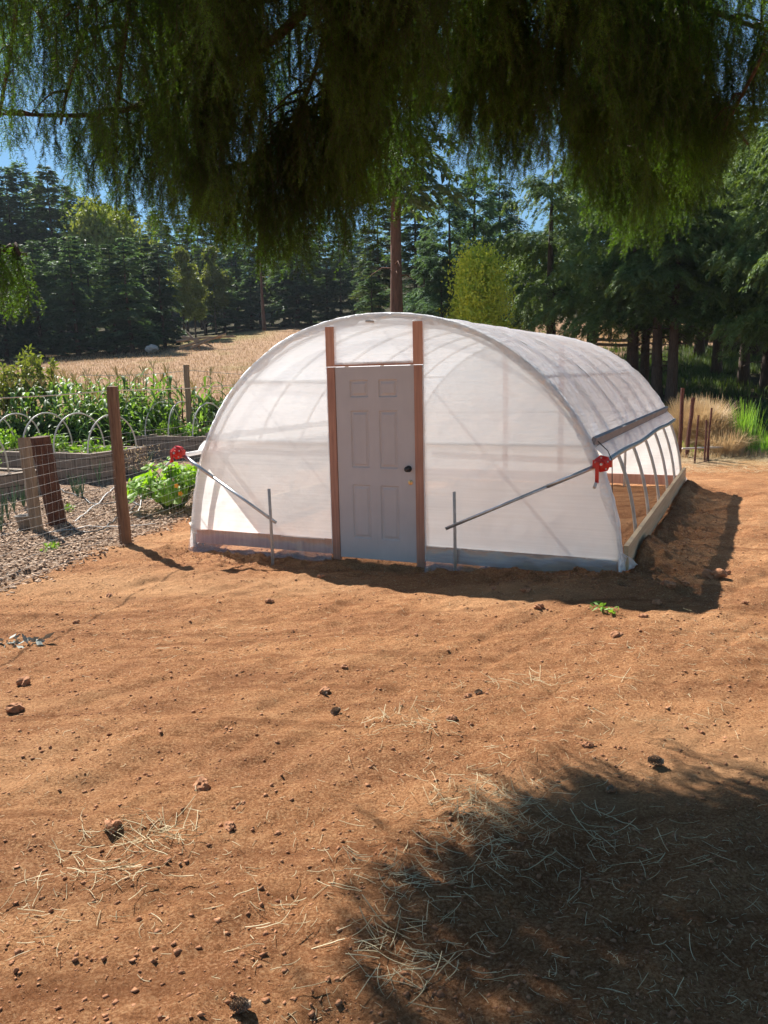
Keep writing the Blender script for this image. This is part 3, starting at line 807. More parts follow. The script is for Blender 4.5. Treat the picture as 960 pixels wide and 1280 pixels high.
for (px, py) in ((221, 607), (226, 617), (214, 622)):
    p = P(px, py, sq0[1] - .15) - np.array(sqo.location); mb = MB()
    for k in range(5):
        a = k * 2 * math.pi / 5; d = np.array([math.cos(a) * .8, -.45, math.sin(a) * .8]); s = np.array([-math.sin(a), 0, math.cos(a)])
        mb.add([p, p + d * .03 + s * .018, p + d * .052, p + d * .03 - s * .018], [(0, 1, 2, 3)])
    mb.build('flower', 'flower', sqo)
# small weed plants
def plant(name, px, py, R_, H_, mat, n, size, label, cat='plant', grp=None, dz=0.0, d=None, seed=0, aspect=.4):
    g0 = ground_at(px, py) if d is None else None
    if d is not None:
        x = pxd(px, d); g0 = np.array([x, d, float(gh(x, d)) + dz])
    o = empty(name, tuple(g0), 0, label, cat, grp)
    leafcloud(n, dome(R_, H_), size, mat, 'leaves', o, seed=seed, aspect=aspect); return o
plant('herb_plant', 172, 624, .34, .26, 'bush_leaf', 500, .07, 'low grey-green herb left of the squash plant', seed=3)
plant('weed', 64, 687, .10, .07, 'bed_leaf', 60, .06, 'tiny lime green weed in wood chips left of fence post', seed=4)
plant('weed', 84, 640, .12, .10, 'bed_leaf', 60, .06, 'tiny green weed behind leaning posts', seed=14)
# flowering stalk plant at left of squash
g0 = ground_at(178, 606); o = empty('flowering_herb', tuple(g0), 0, 'spindly bolted herb with pale seed heads before block bed', 'plant')
ms = MB(); 
for k in range(14):
    a = random.uniform(0, 6.28); h = random.uniform(.35, .75); ms.tube([(0, 0, 0), (.1 * math.cos(a), .1 * math.sin(a), h * .6), (.28 * math.cos(a), .28 * math.sin(a), h)], .004, 4)
ms.build('stems', 'onion_leaf', o)
leafcloud(260, lambda n, r: np.stack([r.normal(0, .2, n), r.normal(0, .2, n), r.uniform(.3, .75, n)], 1), .035, 'dry_grass', 'seed_heads', o, seed=8)
# onions
def onion(px, py, lab):
    g0 = ground_at(px, py); o = empty('onion_plant', tuple(g0), 0, lab, 'plant', 'onions growing before the block beds')
    mb = MB()
    for k in range(9):
        a = random.uniform(0, 6.28); h = random.uniform(.25, .5); l = random.uniform(.05, .16)
        mb.tube([(0, 0, 0), (l * .5 * math.cos(a), l * .5 * math.sin(a), h * .7), (l * math.cos(a), l * math.sin(a), h)], [.008, .006, .002], 4)
    mb.build('leaves', 'onion_leaf', o)
for (px, py) in ((18, 640), (10, 650), (4, 655), (30, 634), (98, 622), (92, 618), (124, 606), (103, 625), (2, 664)):
    onion(px, py, 'thin grey-green onion growing in soil before block bed')
# plants on the beds
def bedplant(u, v, R_, H_, lab, seed, mat='bed_leaf', n=170, size=.10, aspect=.55, grp='leafy plants on the raised beds'):
    p = g2(u, v); o = empty('bed_plant', (p[0], p[1], p[2] + BH - .05), 0, lab, 'plant', grp)
    leafcloud(n, dome(R_, H_), size, mat, 'leaves', o, seed=seed, aspect=aspect)
k = 0
for u in np.arange(-9.4, -5.9, .42):
    k += 1; bedplant(u, 4.95 + random.uniform(-.15, .2), random.uniform(.2, .34), random.uniform(.2, .5) * (1.3 if -9.2 < u < -7.2 else .6), 'leafy green plant under the hoops of middle bed', k, grp='leafy plants on the middle bed')
for u in np.arange(-7.0, -3.2, .40):
    k += 1; bedplant(u, 7.9 + random.uniform(-.15, .2), random.uniform(.18, .28), random.uniform(.15, .34), 'low bright green plant under hoops of the farther bed', k, grp='low plants on the farther bed')
for u in np.arange(-5.4, -2.6, .45):
    k += 1; bedplant(u, 11.6, random.uniform(.3, .4), random.uniform(.35, .6), 'bushy green plant on the farthest bed', k, 'weed_green', 350, .08, .5, grp='bushy plants on the farthest bed')
for (u, v) in ((-6.15, 1.6), (-6.2, 2.1), (-6.6, 1.9)):
    k += 1; bedplant(u, v, .3, .62, 'feathery carrot-like greens on the nearest raised bed', k, 'bed_leaf', 900, .06, .2, grp='feathery greens on the nearest bed')

# corn ------------------------------------------------------------------
def corn_proto(seed, h):
    r = random.Random(seed); o = empty('corn_plant', (0, 0, 0), 0)
    ms = MB(); ms.tube([(0, 0, 0), (.02, 0, h * .5), (.0, .02, h * .93)], [.016, .013, .007], 6); ms.build('stalk', 'corn_leaf', o)
    mb = MB()
    for k in range(13):
        z = h * (.10 + .78 * k / 12); a = (k % 2) * math.pi + r.uniform(-.7, .7); Ln = r.uniform(.5, .85) * (1 - .3 * abs(k / 12 - .5)); wd = r.uniform(.032, .05)
        d = np.array([math.cos(a), math.sin(a), 0]); s = np.array([-math.sin(a), math.cos(a), 0]); up = r.uniform(.8, 1.5)
        V = []; n = 8
        for i in range(n + 1):
            t = i / n; x = Ln * (.75 * t); zz = z + Ln * (up * t * .6 - up * .95 * t * t)
            c = d * x + np.array([0, 0, zz]) + s * .05 * math.sin(t * 5 + k); w = wd * (math.sin(math.pi * (t * .93 + .07)) ** .6)
            V += [c + s * w + np.array([0, 0, .012]), c, c - s * w + np.array([0, 0, .012])]
        Fc = [(3 * i, 3 * i + 1, 3 * i + 4, 3 * i + 3) for i in range(n)] + [(3 * i + 1, 3 * i + 2, 3 * i + 5, 3 * i + 4) for i in range(n)]
        mb.add(V, Fc)
    mb.build('leaves', 'corn_leaf', o, True)
    mt = MB()
    for k in range(9):
        a = r.uniform(0, 6.28); mt.tube([(0, .02, h * .92), (.06 * math.cos(a), .06 * math.sin(a), h * 1.0), (.12 * math.cos(a), .12 * math.sin(a), h * 1.05)], [.004, .006, .003], 4)
    mt.build('tassel', 'corn_tassel', o)
    return o
cps = [corn_proto(s, h) for s, h in ((1, 1.75), (2, 1.9), (3, 1.6))]
cl = 'green corn plant with tassel in the patch behind the raised beds'
used = [False] * 3; n = 0
for row in range(5):
    for q in range(19):
        u = -13.6 + q * .42 + random.uniform(-.08, .08); v = 6.9 + row * .75 + random.uniform(-.1, .1) + max(0, (u + 8)) * 1.0
        if u > -8.0 and row > 2: continue
        p = g2(u, v); i = random.randrange(3)
        kk = dict(loc=p, rz=random.uniform(0, 6.28), scale=random.uniform(.82, 1.05))
        if not used[i]:
            used[i] = True; o = cps[i]; o.location = p; o.rotation_euler = (0, 0, kk['rz'])
        else: o = copy_thing(cps[i], **kk)
        tag(o, cl, 'corn', 'corn patch behind the raised beds')
# bean/tomato bushes right end of corn
for (px, d, R_, H_, lab) in ((150, 21.0, .8, 1.25, 'dark leafy bush at the right end of the corn patch'), (178, 21.8, .8, 1.05, 'leafy bush between the corn and the far fence post'), (120, 20.3, .7, 1.2, 'leafy bean bush before corn, behind the fence post'), (205, 23, .6, .8, 'low leafy bush nearest the far fence post'), (268, 24, .7, .7, 'low yellow-green bush just left of greenhouse film'), (60, 20.5, .8, .8, 'dark low bush under the corn behind the hoops'), (20, 20, .8, .8, 'dark low bush at the picture edge under the corn'), (95, 20.5, .7, .7, 'dark low bush under corn between hoops')):
    plant('garden_bush', px, 0, R_, H_, 'bush_leaf', 2600, .12, lab, 'bush', d=d, seed=int(px), aspect=.5)
# fruit saplings with pale leaves at the left
def sapling(px, d, H_, lab, seed):
    x = pxd(px, d); r = np.random.default_rng(seed); o = empty('sapling', (x, d, float(gh(x, d))), 0, lab, 'young tree')
    mb = MB(); B = []
    for k in range(7):
        a = r.uniform(0, 6.28); l = r.uniform(.1, .45); h = H_ * r.uniform(.75, 1)
        pts = [(0, 0, 0), (l * .5 * math.cos(a), l * .5 * math.sin(a), h * .5), (l * math.cos(a), l * math.sin(a), h)]
        mb.tube(pts, [.02, .012, .004], 5)
        for s in np.linspace(.35, 1, 90): B.append(np.array(pts[1]) * 2 * s * .5 * (s < .5) + (np.array(pts[1]) + (np.array(pts[2]) - np.array(pts[1])) * (s - .5) * 2) * (s >= .5))
    mb.build('trunk', 'bark', o); B = np.array(B); n = len(B); D = randunit(n, r); D[:, 2] += .5; D = unit(D); S = unit(np.cross(D, randunit(n, r)))
    V, idx = blades(B + D * .02, D, S, r.uniform(.10, .18, n), .03); fastmesh('crown', V, idx, 4, 'leaf_olive', o)
sapling(42, 21, 2.7, 'pale-leaved sapling standing tallest above corn', 1); sapling(28, 21.3, 2.2, 'shorter pale sapling left of the tallest one', 2)
sapling(66, 21.2, 2.3, 'pale sapling just right of the tallest one', 3); sapling(5, 20.5, 2.1, 'pale sapling at the left picture edge', 4)

# far garden post, stakes, rope
def fpost(px, d, pytop, r, mat, lab, name='fence_post', cat='post', lean=0):
    x = pxd(px, d); z0 = float(gh(x, d)); zt = P(px, pytop, d)[2] - z0
    o = empty(name, (x, d, z0), 0, lab, cat); wood_post('shaft', (0, 0, -.2), (lean, 0, zt), r, r * .95, mat, o, 8); return o
fpost(240, 19.5, 456, .075, 'post_grey', 'tall weathered fence post at the edge of the golden field')
fpost(218, 20, 486, .02, 'rust', 'thin rusty stake left of the tall weathered post', 'metal_stake', 'stake')
fpost(232, 20, 484, .02, 'rust', 'thin rusty stake closest to the tall weathered post', 'metal_stake', 'stake')
mb = MB(); a0 = P(100, 469, 20); a1 = P(240, 463, 19.5); a2 = P(420, 468, 22)
mb.tube([a0 + (a1 - a0) * s + np.array([0, 0, -.05 * math.sin(s * math.pi)]) for s in np.linspace(0, 1, 12)] + [a1 + (a2 - a1) * s + np.array([0, 0, -.08 * math.sin(s * math.pi)]) for s in np.linspace(.05, 1, 12)], .007, 5)
o = mb.build('rope', 'rope', None); tag(o, 'pale rope strung from the tall weathered post across field edge', 'rope')
for (px, d, py, lab) in ((285, 55, 438, 'dark fence post right of the fallen branches in the field'), (317, 56, 436, 'thin dark post in field next to greenhouse roof'), (74, 52, 452, 'pale stake standing left in field before the dark firs'), (88, 52, 449, 'pale stake right of its twin before dark firs')):
    fpost(px, d, py, .07 if px > 200 else .06, 'rust' if px > 200 else 'post_grey', lab, 'field_post')
# log pile / white boulder in field
gl = P(262, 437, 54)[:2]; o = empty('branch_pile', (gl[0], 54, float(gh(gl[0], 54))), 0, 'heap of fallen branches at the wood edge in the field', 'branch pile')
mb = MB()
for (a, b2) in (((-2, 0, .2), (1.6, .2, .9)), ((-1.8, .3, .9), (.2, 0, .2)), ((-1.2, -.3, .1), (1.2, -.3, 1.0)), ((-.6, 0, .1), (-1.5, .2, 1.2)), ((-2.2, .2, .6), (1.8, .1, .8))): mb.tube([a, ((a[0] + b2[0]) / 2, 0, (a[2] + b2[2]) / 2 + .1), b2], [.10, .08, .05], 6, jit=.1)
mb.build('branches', 'log', o)
def blob(name, R_, seed, mat, parent=None, sub=3, amp=.35, sq=(1, 1, .7)):
    import bmesh
    bm = bmesh.new(); bmesh.ops.create_icosphere(bm, subdivisions=sub, radius=1)
    r = random.Random(seed); o1, o2 = r.uniform(0, 50), r.uniform(0, 50)
    for v in bm.verts:
        c = v.co; k = 1 + amp * float(fbm(c.x * 1.8 + o1 + c.z, c.y * 1.8 + o2 - c.z * .7, 4, seed))
        v.co = Vector((c.x * k * sq[0], c.y * k * sq[1], c.z * k * sq[2])) * R_
    me = bpy.data.meshes.new(name); bm.to_mesh(me); bm.free(); me.materials.append(MAT[mat])
    return link(bpy.data.objects.new(name, me), parent)
x = pxd(195, 54); o = blob('boulder', .38, 3, 'stone'); o.location = (x, 54, float(gh(x, 54)) + .35); tag(o, 'pale boulder in grass below the left firs', 'rock')

# ------------------------------------------------------------------ SMALL THINGS ON THE SOIL
clods = [(337, 752, 4), (657, 744, 4.5), (617, 743, 3), (673, 764, 4.5), (835, 737, 6), (856, 733, 5), (892, 722, 9), (905, 718, 5), (770, 800, 4), (822, 757, 4.5), (804, 773, 4), (406, 868, 4),
         (30, 850, 5), (253, 985, 4.5), (140, 1036, 4), (288, 1036, 3), (764, 985, 3), (430, 838, 2.5), (20, 885, 6), (402, 722, 4), (137, 747, 4), (95, 775, 3), (600, 868, 3), (565, 900, 3), (520, 800, 2), (930, 760, 3), (585, 870, 3), (735, 930, 3)]
where = {(337, 752): 'dark clod of soil lying alone in front of the left crank stake', (892, 722): 'large crumbly clod at the tip of the greenhouse shadow', (30, 850): 'dark clod of soil near the left picture edge', (253, 985): 'dark clod on bare soil left of picture centre', (770, 800): 'dark clod below the greenhouse right corner'}
for (px, py, cm) in clods:
    p = ground_at(px, py); o = blob('soil_clod', cm * .0072 * random.uniform(.9, 1.1), px, 'clod', sub=3, amp=.9, sq=(1.3, 1, .75)); o.location = (p[0], p[1], float(gz(p[0], p[1])[0]) + cm * .0025); o.rotation_euler = (0, 0, px)
    lb = where.get((px, py), 'small reddish clod of soil lying on the bare yard')
    tag(o, lb, 'clod', None if (px, py) in where else 'small clods on the yard')
def cone_proto():
    o = empty('pine_cone', (0, 0, 0)); mb = MB(); k = 0
    for ring in range(11):
        y = -.035 + .007 * ring; rr = .024 * math.sin(math.pi * (ring + 1.2) / 12.5) ** .7
        for q in range(9):
            a = q * 2 * math.pi / 9 + ring * .35; d = np.array([math.cos(a), 0, math.sin(a)]); s = np.array([-math.sin(a), 0, math.cos(a)])
            c = np.array([0, y, .024]); mb.add([c + d * rr * .3, c + d * rr * .9 + s * .008, c + d * rr * 1.25 + np.array([0, .008, 0]), c + d * rr * .9 - s * .008], [(0, 1, 2, 3)])
    mb.tube([(0, -.037, .024), (0, .04, .024)], [.014, .008], 7); mb.build('scales', 'cone', o); return o
cn = cone_proto()
for i, (px, py, s, lab) in enumerate(((820, 962, .95, 'open brown pine cone just above the tree shadow, right side'), (420, 891, .85, 'small brown pine cone in the middle of the yard'), (406, 870, .5, 'tiny dark pine cone up and left of a larger one'), (302, 1268, .8, 'greyish pine cone at the bottom picture edge'), (763, 985, .5, 'tiny cone left of the large open pine cone'), (598, 866, .6, 'small cone lying right of the long straw stem'))):
    p = ground_at(px, py); loc = (p[0], p[1], float(gz(p[0], p[1])[0]) + .004)
    if i == 0: o = cn; o.location = loc; o.scale = (s,) * 3; o.rotation_euler = (0, 0, 1.2)
    else: o = copy_thing(cn, loc, random.uniform(0, 6), s)
    tag(o, lab, 'pine cone')
# pale scrap and yellowish sprig
p = ground_at(750, 765); o = empty('green_sprig', (p[0], p[1], float(gz(p[0], p[1])[0]) + .01), .5, 'wilted yellow-green sprig lying before the greenhouse', 'sprig')
leafcloud(26, lambda n, r: np.stack([r.normal(0, .03, n), r.normal(0, .09, n), r.uniform(0, .02, n)], 1), .07, 'reed', 'leaves', o, flat=0, seed=5, aspect=.3)
p = ground_at(16, 803); o = empty('dried_leaves', (p[0], p[1], float(gz(p[0], p[1])[0]) + .01), 0, 'scatter of pale grey-green dried leaves at left edge', 'leaves')
leafcloud(46, lambda n, r: np.stack([r.uniform(-.22, .22, n), r.normal(0, .05, n), r.uniform(0, .015, n)], 1), .09, 'feather', 'leaves', o, flat=-.1, seed=6, aspect=.4)
# soil crumbs
def crumbs():
    r = np.random.default_rng(3); n = 32000
    y = 1.7 + 8.0 * r.random(n) ** 1.5; x = (r.random(n) - .5) * (y * 1.05 + .8)
    e = 5000; px = r.normal(0, 1, e); q = r.random(e); un = np.where(q < .6, r.uniform(-.2, W + .5, e), W + .35 + .25 * px); vn_ = np.where(q < .6, -.35 + .2 * px, r.uniform(-.5, 6.5, e))
    xe = GX + un * math.cos(YAW) + vn_ * math.sin(YAW); ye = GY - un * math.sin(YAW) + vn_ * math.cos(YAW)
    x = np.concatenate([x, xe]); y = np.concatenate([y, ye]); n = len(x)
    s_ = np.abs(r.normal(0, 1, n)) ** 2.3 * .0016 + .0012; s_[32000:] *= 2.4
    s_ = np.minimum(s_, .013)
    fsd = (x - FX) * math.cos(FA) - (y - FY) * math.sin(FA); keep = fsd > .1; x, y, s_ = x[keep], y[keep], s_[keep]; n = len(x)
    base = np.array([(1, 0, 0), (-1, 0, 0), (0, 1, 0), (0, -1, 0), (0, 0, 1), (0, 0, -.7)], float)
    T = base[None] * (1 + r.uniform(-.35, .35, (n, 6, 1))) * s_[:, None, None]
    T = T + r.normal(0, .25, (n, 6, 3)) * s_[:, None, None]
    T[:, :, 2] *= .7
    T += np.stack([x, y, gz(x, y) + s_ * .2], 1)[:, None]
    f = np.array([(0, 2, 4), (2, 1, 4), (1, 3, 4), (3, 0, 4), (2, 0, 5), (1, 2, 5), (3, 1, 5), (0, 3, 5)])
    idx = (f[None] + 6 * np.arange(n)[:, None, None]).reshape(-1, 3)
    o = fastmesh('soil_crumbs', T.reshape(-1, 3), idx, 3, 'clod'); tag(o, 'loose crumbs of reddish soil all over the yard', 'soil', kind='stuff')
crumbs()
def straw():
    r = np.random.default_rng(4)
    xs, ys, ln, th, h = [], [], [], [], []
    n = 17000; y = 1.7 + 13 * r.random(n) ** 1.6; x = (r.random(n) - .5) * (y * 1.05 + .8)
    m_ = fbm(x * 1.1, y * 1.1, 3, 77) + r.normal(0, .2, n) > -.08
    xs.append(x[m_]); ys.append(y[m_]); ln.append(.008 + .036 * r.random(m_.sum()) ** 2.5); h.append(np.zeros(m_.sum()))
    for (px, py, sx_, sy_, k, l0) in ((610, 1030, .12, .19, 240, .09), (640, 1000, .2, .15, 70, .10), (520, 1095, .12, .12, 110, .09), (500, 1190, .12, .10, 80, .11), (190, 1045, .13, .07, 90, .11), (130, 1090, .16, .06, 60, .12), (40, 1150, .14, .12, 40, .08), (500, 905, .16, .08, 60, .10), (650, 855, .3, .06, 40, .12), (700, 1050, .3, .2, 60, .12), (780, 900, .35, .25, 90, .07), (840, 820, .4, .3, 90, .07), (370, 1150, .3, .15, 60, .08), (230, 800, .6, .4, 80, .07), (800, 1060, .25, .12, 26, .16), (600, 960, .4, .25, 90, .07), (300, 1080, .5, .3, 90, .06), (830, 1180, .5, .3, 150, .06)):
        p = ground_at(px, py); xs.append(p[0] + r.normal(0, sx_, k)); ys.append(p[1] + r.normal(0, sy_, k)); ln.append(l0 * r.uniform(.35, 1.25, k)); h.append(r.uniform(0, .03, k))
    # edge of the yard at the right: dry litter
    k = 2600; x = r.uniform(4.5, 10.5, k); y = r.uniform(14.8, 17.6, k); xs.append(x); ys.append(y); ln.append(r.uniform(.06, .2, k)); h.append(r.uniform(0, .05, k))
    x = np.concatenate(xs); y = np.concatenate(ys); ln = np.concatenate(ln); h = np.concatenate(h); n = len(x)
    fsd = (x - FX) * math.cos(FA) - (y - FY) * math.sin(FA); uu, vv = to_uv(x, y)
    keep = (fsd > .05) & ~((uu > -.1) & (uu < W + .1) & (vv > -.1) & (vv < L)); x, y, ln, h = x[keep], y[keep], ln[keep], h[keep]; n = len(x)
    th = r.uniform(0, 2 * math.pi, n); cur = r.normal(0, .55, n); S = 6; wd = np.minimum(.0007 + ln * .008, .0017) * r.uniform(.7, 1.3, n)
    pts = np.zeros((n, S, 3)); cx_, cy_ = x.copy(), y.copy(); lift = r.uniform(-.1, .35, n) * ln
    for i in range(S):
        pts[:, i, 0] = cx_; pts[:, i, 1] = cy_; pts[:, i, 2] = gz(cx_, cy_) + .003 + h + lift * (i / (S - 1)) ** 2
        a = th + cur * i / S; cx_ = cx_ + np.cos(a) * ln / (S - 1); cy_ = cy_ + np.sin(a) * ln / (S - 1)
    tg = np.stack([-np.sin(th), np.cos(th), np.zeros(n)], 1)
    Vv = np.empty((n, S, 3, 3))
    tri = [tg, -tg * .5 + np.array([0, 0, .9]), -tg * .5 - np.array([0, 0, .5])]
    for q in range(3): Vv[:, :, q] = pts + (tri[q] * wd[:, None])[:, None]
    f = []
    for i in range(S - 1):
        for q in range(3): f.append((i * 3 + q, i * 3 + (q + 1) % 3, (i + 1) * 3 + (q + 1) % 3, (i + 1) * 3 + q))
    idx = (np.array(f)[None] + S * 3 * np.arange(n)[:, None, None]).reshape(-1, 4)
    o = fastmesh('straw', Vv.reshape(-1, 3), idx, 4, 'straw'); tag(o, 'pale straw stems and wisps scattered over the soil', 'straw', kind='stuff')
straw()
def chips_geo():
    r = np.random.default_rng(5); n = 17000
    y = 5.5 + 9.5 * r.random(n) ** 1.2; s = r.random(n) ** 1.1 * 5.5 + r.normal(0, .1, n) - .05
    x = FX + (y - FY) * math.tan(FA) - s / math.cos(FA); k = x > -.58 * y - .5; x, y = x[k], y[k]; n = len(x)
    z = gz(x, y) + r.uniform(.002, .02, n); sz = r.uniform(.010, .032, n); D = randunit(n, r); D[:, 2] *= .35; D = unit(D); S = unit(np.cross(D, np.array([0, 0, 1.]) + randunit(n, r) * .5)); N = np.cross(D, S)
    c = np.stack([x, y, z], 1); V = np.empty((n, 8, 3)); q = 0
    for a in (-1, 1):
        for b3 in (-1, 1):
            for e in (-1, 1):
                V[:, q] = c + D * (a * sz)[:, None] + S * (b3 * sz * .4)[:, None] + N * (e * sz * .12)[:, None]; q += 1
    f = np.array([(0, 1, 3, 2), (4, 6, 7, 5), (0, 4, 5, 1), (2, 3, 7, 6), (0, 2, 6, 4), (1, 5, 7, 3)])
    idx = (f[None] + 8 * np.arange(n)[:, None, None]).reshape(-1, 4)
    o = fastmesh('wood_chips', V.reshape(-1, 3), idx, 4, 'wood_chip'); tag(o, 'coarse wood chip mulch inside the garden fence', 'mulch', kind='stuff')
chips_geo()

# ------------------------------------------------------------------ GRASSES
def grass_patch(name, n, posfn, hgt, wid, mat, label, cat, seed, bend=.35, kind='stuff', parent=None, grp=None, root=None):
    r = np.random.default_rng(seed); x, y = posfn(n, r); n = len(x); z = gz(x, y) if root is None else np.zeros(n)
    h = hgt * r.uniform(.5, 1.15, n); a = r.uniform(0, 2 * math.pi, n); b4 = bend * r.uniform(.3, 1.3, n) * h
    d = np.stack([np.cos(a), np.sin(a), 0 * a], 1); s = np.stack([-np.sin(a), np.cos(a), 0 * a], 1); w = (wid * r.uniform(.6, 1.4, n))[:, None]
    c = np.stack([x, y, z], 1); up = np.array([0, 0, 1.0])
    V = np.empty((n, 5, 3)); V[:, 0] = c - s * w; V[:, 1] = c + s * w
    m1 = c + d * (b4 * .3)[:, None] + up * (h * .6)[:, None]; V[:, 2] = m1 + s * w * .8; V[:, 3] = m1 - s * w * .8
    V[:, 4] = c + d * b4[:, None] + up * h[:, None] * .97
    k5 = 5 * np.arange(n)
    idx = np.concatenate([np.stack([k5, k5 + 1, k5 + 2, k5 + 3], 1), np.stack([k5 + 3, k5 + 2, k5 + 4, k5 + 4], 1)])
    me_idx = np.concatenate([np.stack([k5, k5 + 1, k5 + 2], 1), np.stack([k5, k5 + 2, k5 + 3], 1), np.stack([k5 + 3, k5 + 2, k5 + 4], 1)])
    o = fastmesh(name, V.reshape(-1, 3), me_idx, 3, mat, parent)
    if parent is None: tag(o, label, cat, grp, kind)
    return o
def f_field(n, r):
    y = 22 + 50 * r.random(n) ** 1.3; x = r.uniform(-.62, .33, n) * y; k = (x < .27 * y)
    k &= ~((y < 26) & (x < -4.5)); return x[k], y[k]
grass_patch('dry_field_grass', 90000, f_field, .15, .010, 'field_grass', 'tall golden dry grass covering the field', 'grass', 11)
def f_back(n, r):
    x = r.uniform(.27, .62, n); y = r.uniform(49, 75, n); return x * y, y
grass_patch('dry_field_grass', 16000, f_back, .42, .02, 'dry_grass', 'sunlit dry grass seen beyond the right-hand trunks', 'grass', 12)
def f_gold(n, r):
    x = r.uniform(2.2, 9.0, n); y = 17.0 + 3.6 * r.random(n); k = (x < 8.4 + .6 * np.sin(y * 3)) ; return x[k], y[k]
grass_patch('dry_grass_verge', 9000, f_gold, .15, .006, 'dry_grass', 'short yellow grass between greenhouse end and the woods', 'grass', 13)
def f_green(n, r):
    x = r.normal(10.2, 2.6, n); y = r.normal(20.6, 2.4, n); k = (((x - 10.2) / 2.15) ** 2 + ((y - 20.6) / 2.05) ** 2 > 1) & (y > 17.3); return x[k], y[k]
grass_patch('pond_grass', 9000, f_green, .2, .008, 'reed', 'fresh green grass round the edge of the small pond', 'grass', 14)
def f_forest(n, r):
    y = r.uniform(20, 46, n); x = (.27 + r.random(n) * .35) * y; k = fbm(x * .4, y * .4, 3, 55) > -.05; k &= ((x - 10.2) / 2.3) ** 2 + ((y - 20.6) / 2.2) ** 2 > 1; return x[k], y[k]
grass_patch('forest_undergrowth', 26000, f_forest, .34, .014, 'weed_green', 'low green undergrowth on the shaded woodland floor', 'undergrowth', 15)
# fountain grass clumps
def clump(px, d, H_, lab, seed, n=1500, mat='dry_grass', spread=.6, name='dry_grass_clump', w=.006, rad=.22, cat='grass clump', grp=None):
    r = np.random.default_rng(seed); x = pxd(px, d); o = empty(name, (x, d, float(gh(x, d))), 0, lab, cat, grp)
    S = 6; a = r.uniform(0, 2 * math.pi, n); h = H_ * r.uniform(.45, 1.05, n); sp = spread * r.random(n) * h; rr = rad * np.sqrt(r.random(n))
    b0 = np.stack([rr * np.cos(a), rr * np.sin(a), 0 * a], 1); a2 = a + r.normal(0, .5, n); d_ = np.stack([np.cos(a2), np.sin(a2), 0 * a], 1); s = np.stack([-np.sin(a2), np.cos(a2), 0 * a], 1)
    V = np.empty((n, S, 2, 3))
    for i in range(S):
        t = i / (S - 1); c = b0 + d_ * (sp * t ** 1.8 * 1.3)[:, None] + np.array([0, 0, 1.]) * (h * (t * 1.15 - .28 * t ** 3 * (sp / h) * 2.2))[:, None]
        ww = w * (1 - t * .8) * (1.8 if i == S - 2 and mat == 'dry_grass' else 1); V[:, i, 0] = c + s * ww; V[:, i, 1] = c - s * ww
    f = [(2 * i, 2 * i + 1, 2 * i + 3, 2 * i + 2) for i in range(S - 1)]
    idx = (np.array(f)[None] + 2 * S * np.arange(n)[:, None, None]).reshape(-1, 4)
    fastmesh('blades', V.reshape(-1, 3), idx, 4, mat, o)
clump(872, 18.6, 1.0, 'tall golden grass clump beside rusty stakes', 1, 3200, rad=.3, spread=.55)
clump(890, 18.3, .8, 'golden grass clump arching right over the shade', 2, 2200, rad=.22, spread=.85)
clump(856, 19.4, 1.05, 'golden grass clump behind the greenhouse end, leftmost', 3, 2200, rad=.28, spread=.45)
clump(884, 19.8, 1.1, 'tallest golden grass clump at the edge of woods', 4, 2000, rad=.3, spread=.6)
clump(905, 17.6, .55, 'low dry grass tuft in front of the golden clumps', 5, 1200, rad=.4, spread=1.0)
for (px, d, h, lab, sd_) in ((927, 17.9, 1.15, 'upright green reed clump between dry grass and pond', 1), (937, 18.2, .95, 'shorter green reed clump right of the tallest reeds', 2), (921, 18.3, .9, 'thin green reeds touching the dry grass', 3), (955, 18.4, .55, 'low green reeds at the right picture edge', 4)):
    clump(px, d, h, lab, sd_ + 20, 90, 'reed', .28, 'reed_clump', .012, .22, 'reeds')
# rusty stakes and rail at the far corner
fpost(849, 17.4, 485, .045, 'rust', 'thick rusty post standing upright behind greenhouse end', 'steel_post')
fpost(856, 17.2, 497, .045, 'rust', 'thick rusty post leaning right behind greenhouse end', 'steel_post', lean=.12)
for (px, top, lab, ln_) in ((867, 519, 'thin rusty stake leftmost of the four in dry grass', .05), (880, 525, 'thin dark stake second from left in dry grass', .0), (882, 510, 'tallest thin rusty stake in the dry grass', .06), (884, 546, 'shortest thin rusty stake in the dry grass', .0)):
    fpost(px, 16.4 + (px - 867) * .01, top, .022, 'rust', lab, 'metal_stake', 'stake', lean=ln_)
mb = MB(); a0 = P(853, 561, 16.6); a1 = P(922, 559, 17.6); mb.tube([a0, (a0 + a1) / 2 + np.array([0, 0, .01]), a1], .022, 8); o = mb.build('pipe_rail', 'steel_dull', None, True); tag(o, 'horizontal grey pipe rail behind the thin rusty stakes', 'rail')

# ------------------------------------------------------------------ TREES
def trunk_mesh(name, H_, r0, mat, parent, bend=.2, seed=0, n=9, segs=10, limbs=0, cb=2.0, z0=-.4):
    r = random.Random(seed); mb = MB(); bx_, by_ = r.uniform(-bend, bend), r.uniform(-bend, bend)
    pts = [(bx_ * math.sin(s * 2.2), by_ * math.sin(s * 2.6), z0 + (H_ - z0) * s) for s in np.linspace(0, 1, segs)]
    rad = [r0 * (1.25 if i == 0 else 1) * (1 - .93 * (i / (segs - 1))) for i in range(segs)]
    mb.tube(pts, rad, n, jit=.08)
    for k in range(limbs):
        z = r.uniform(cb * .35, cb * 1.4); a = r.uniform(0, 6.28); l = r.uniform(.5, 1.8)
        mb.tube([(0, 0, z), (l * .5 * math.cos(a), l * .5 * math.sin(a), z + .05), (l * math.cos(a), l * math.sin(a), z - .25 * l)], [.035, .022, .008], 4)
    return mb.build(name, mat, parent, True)
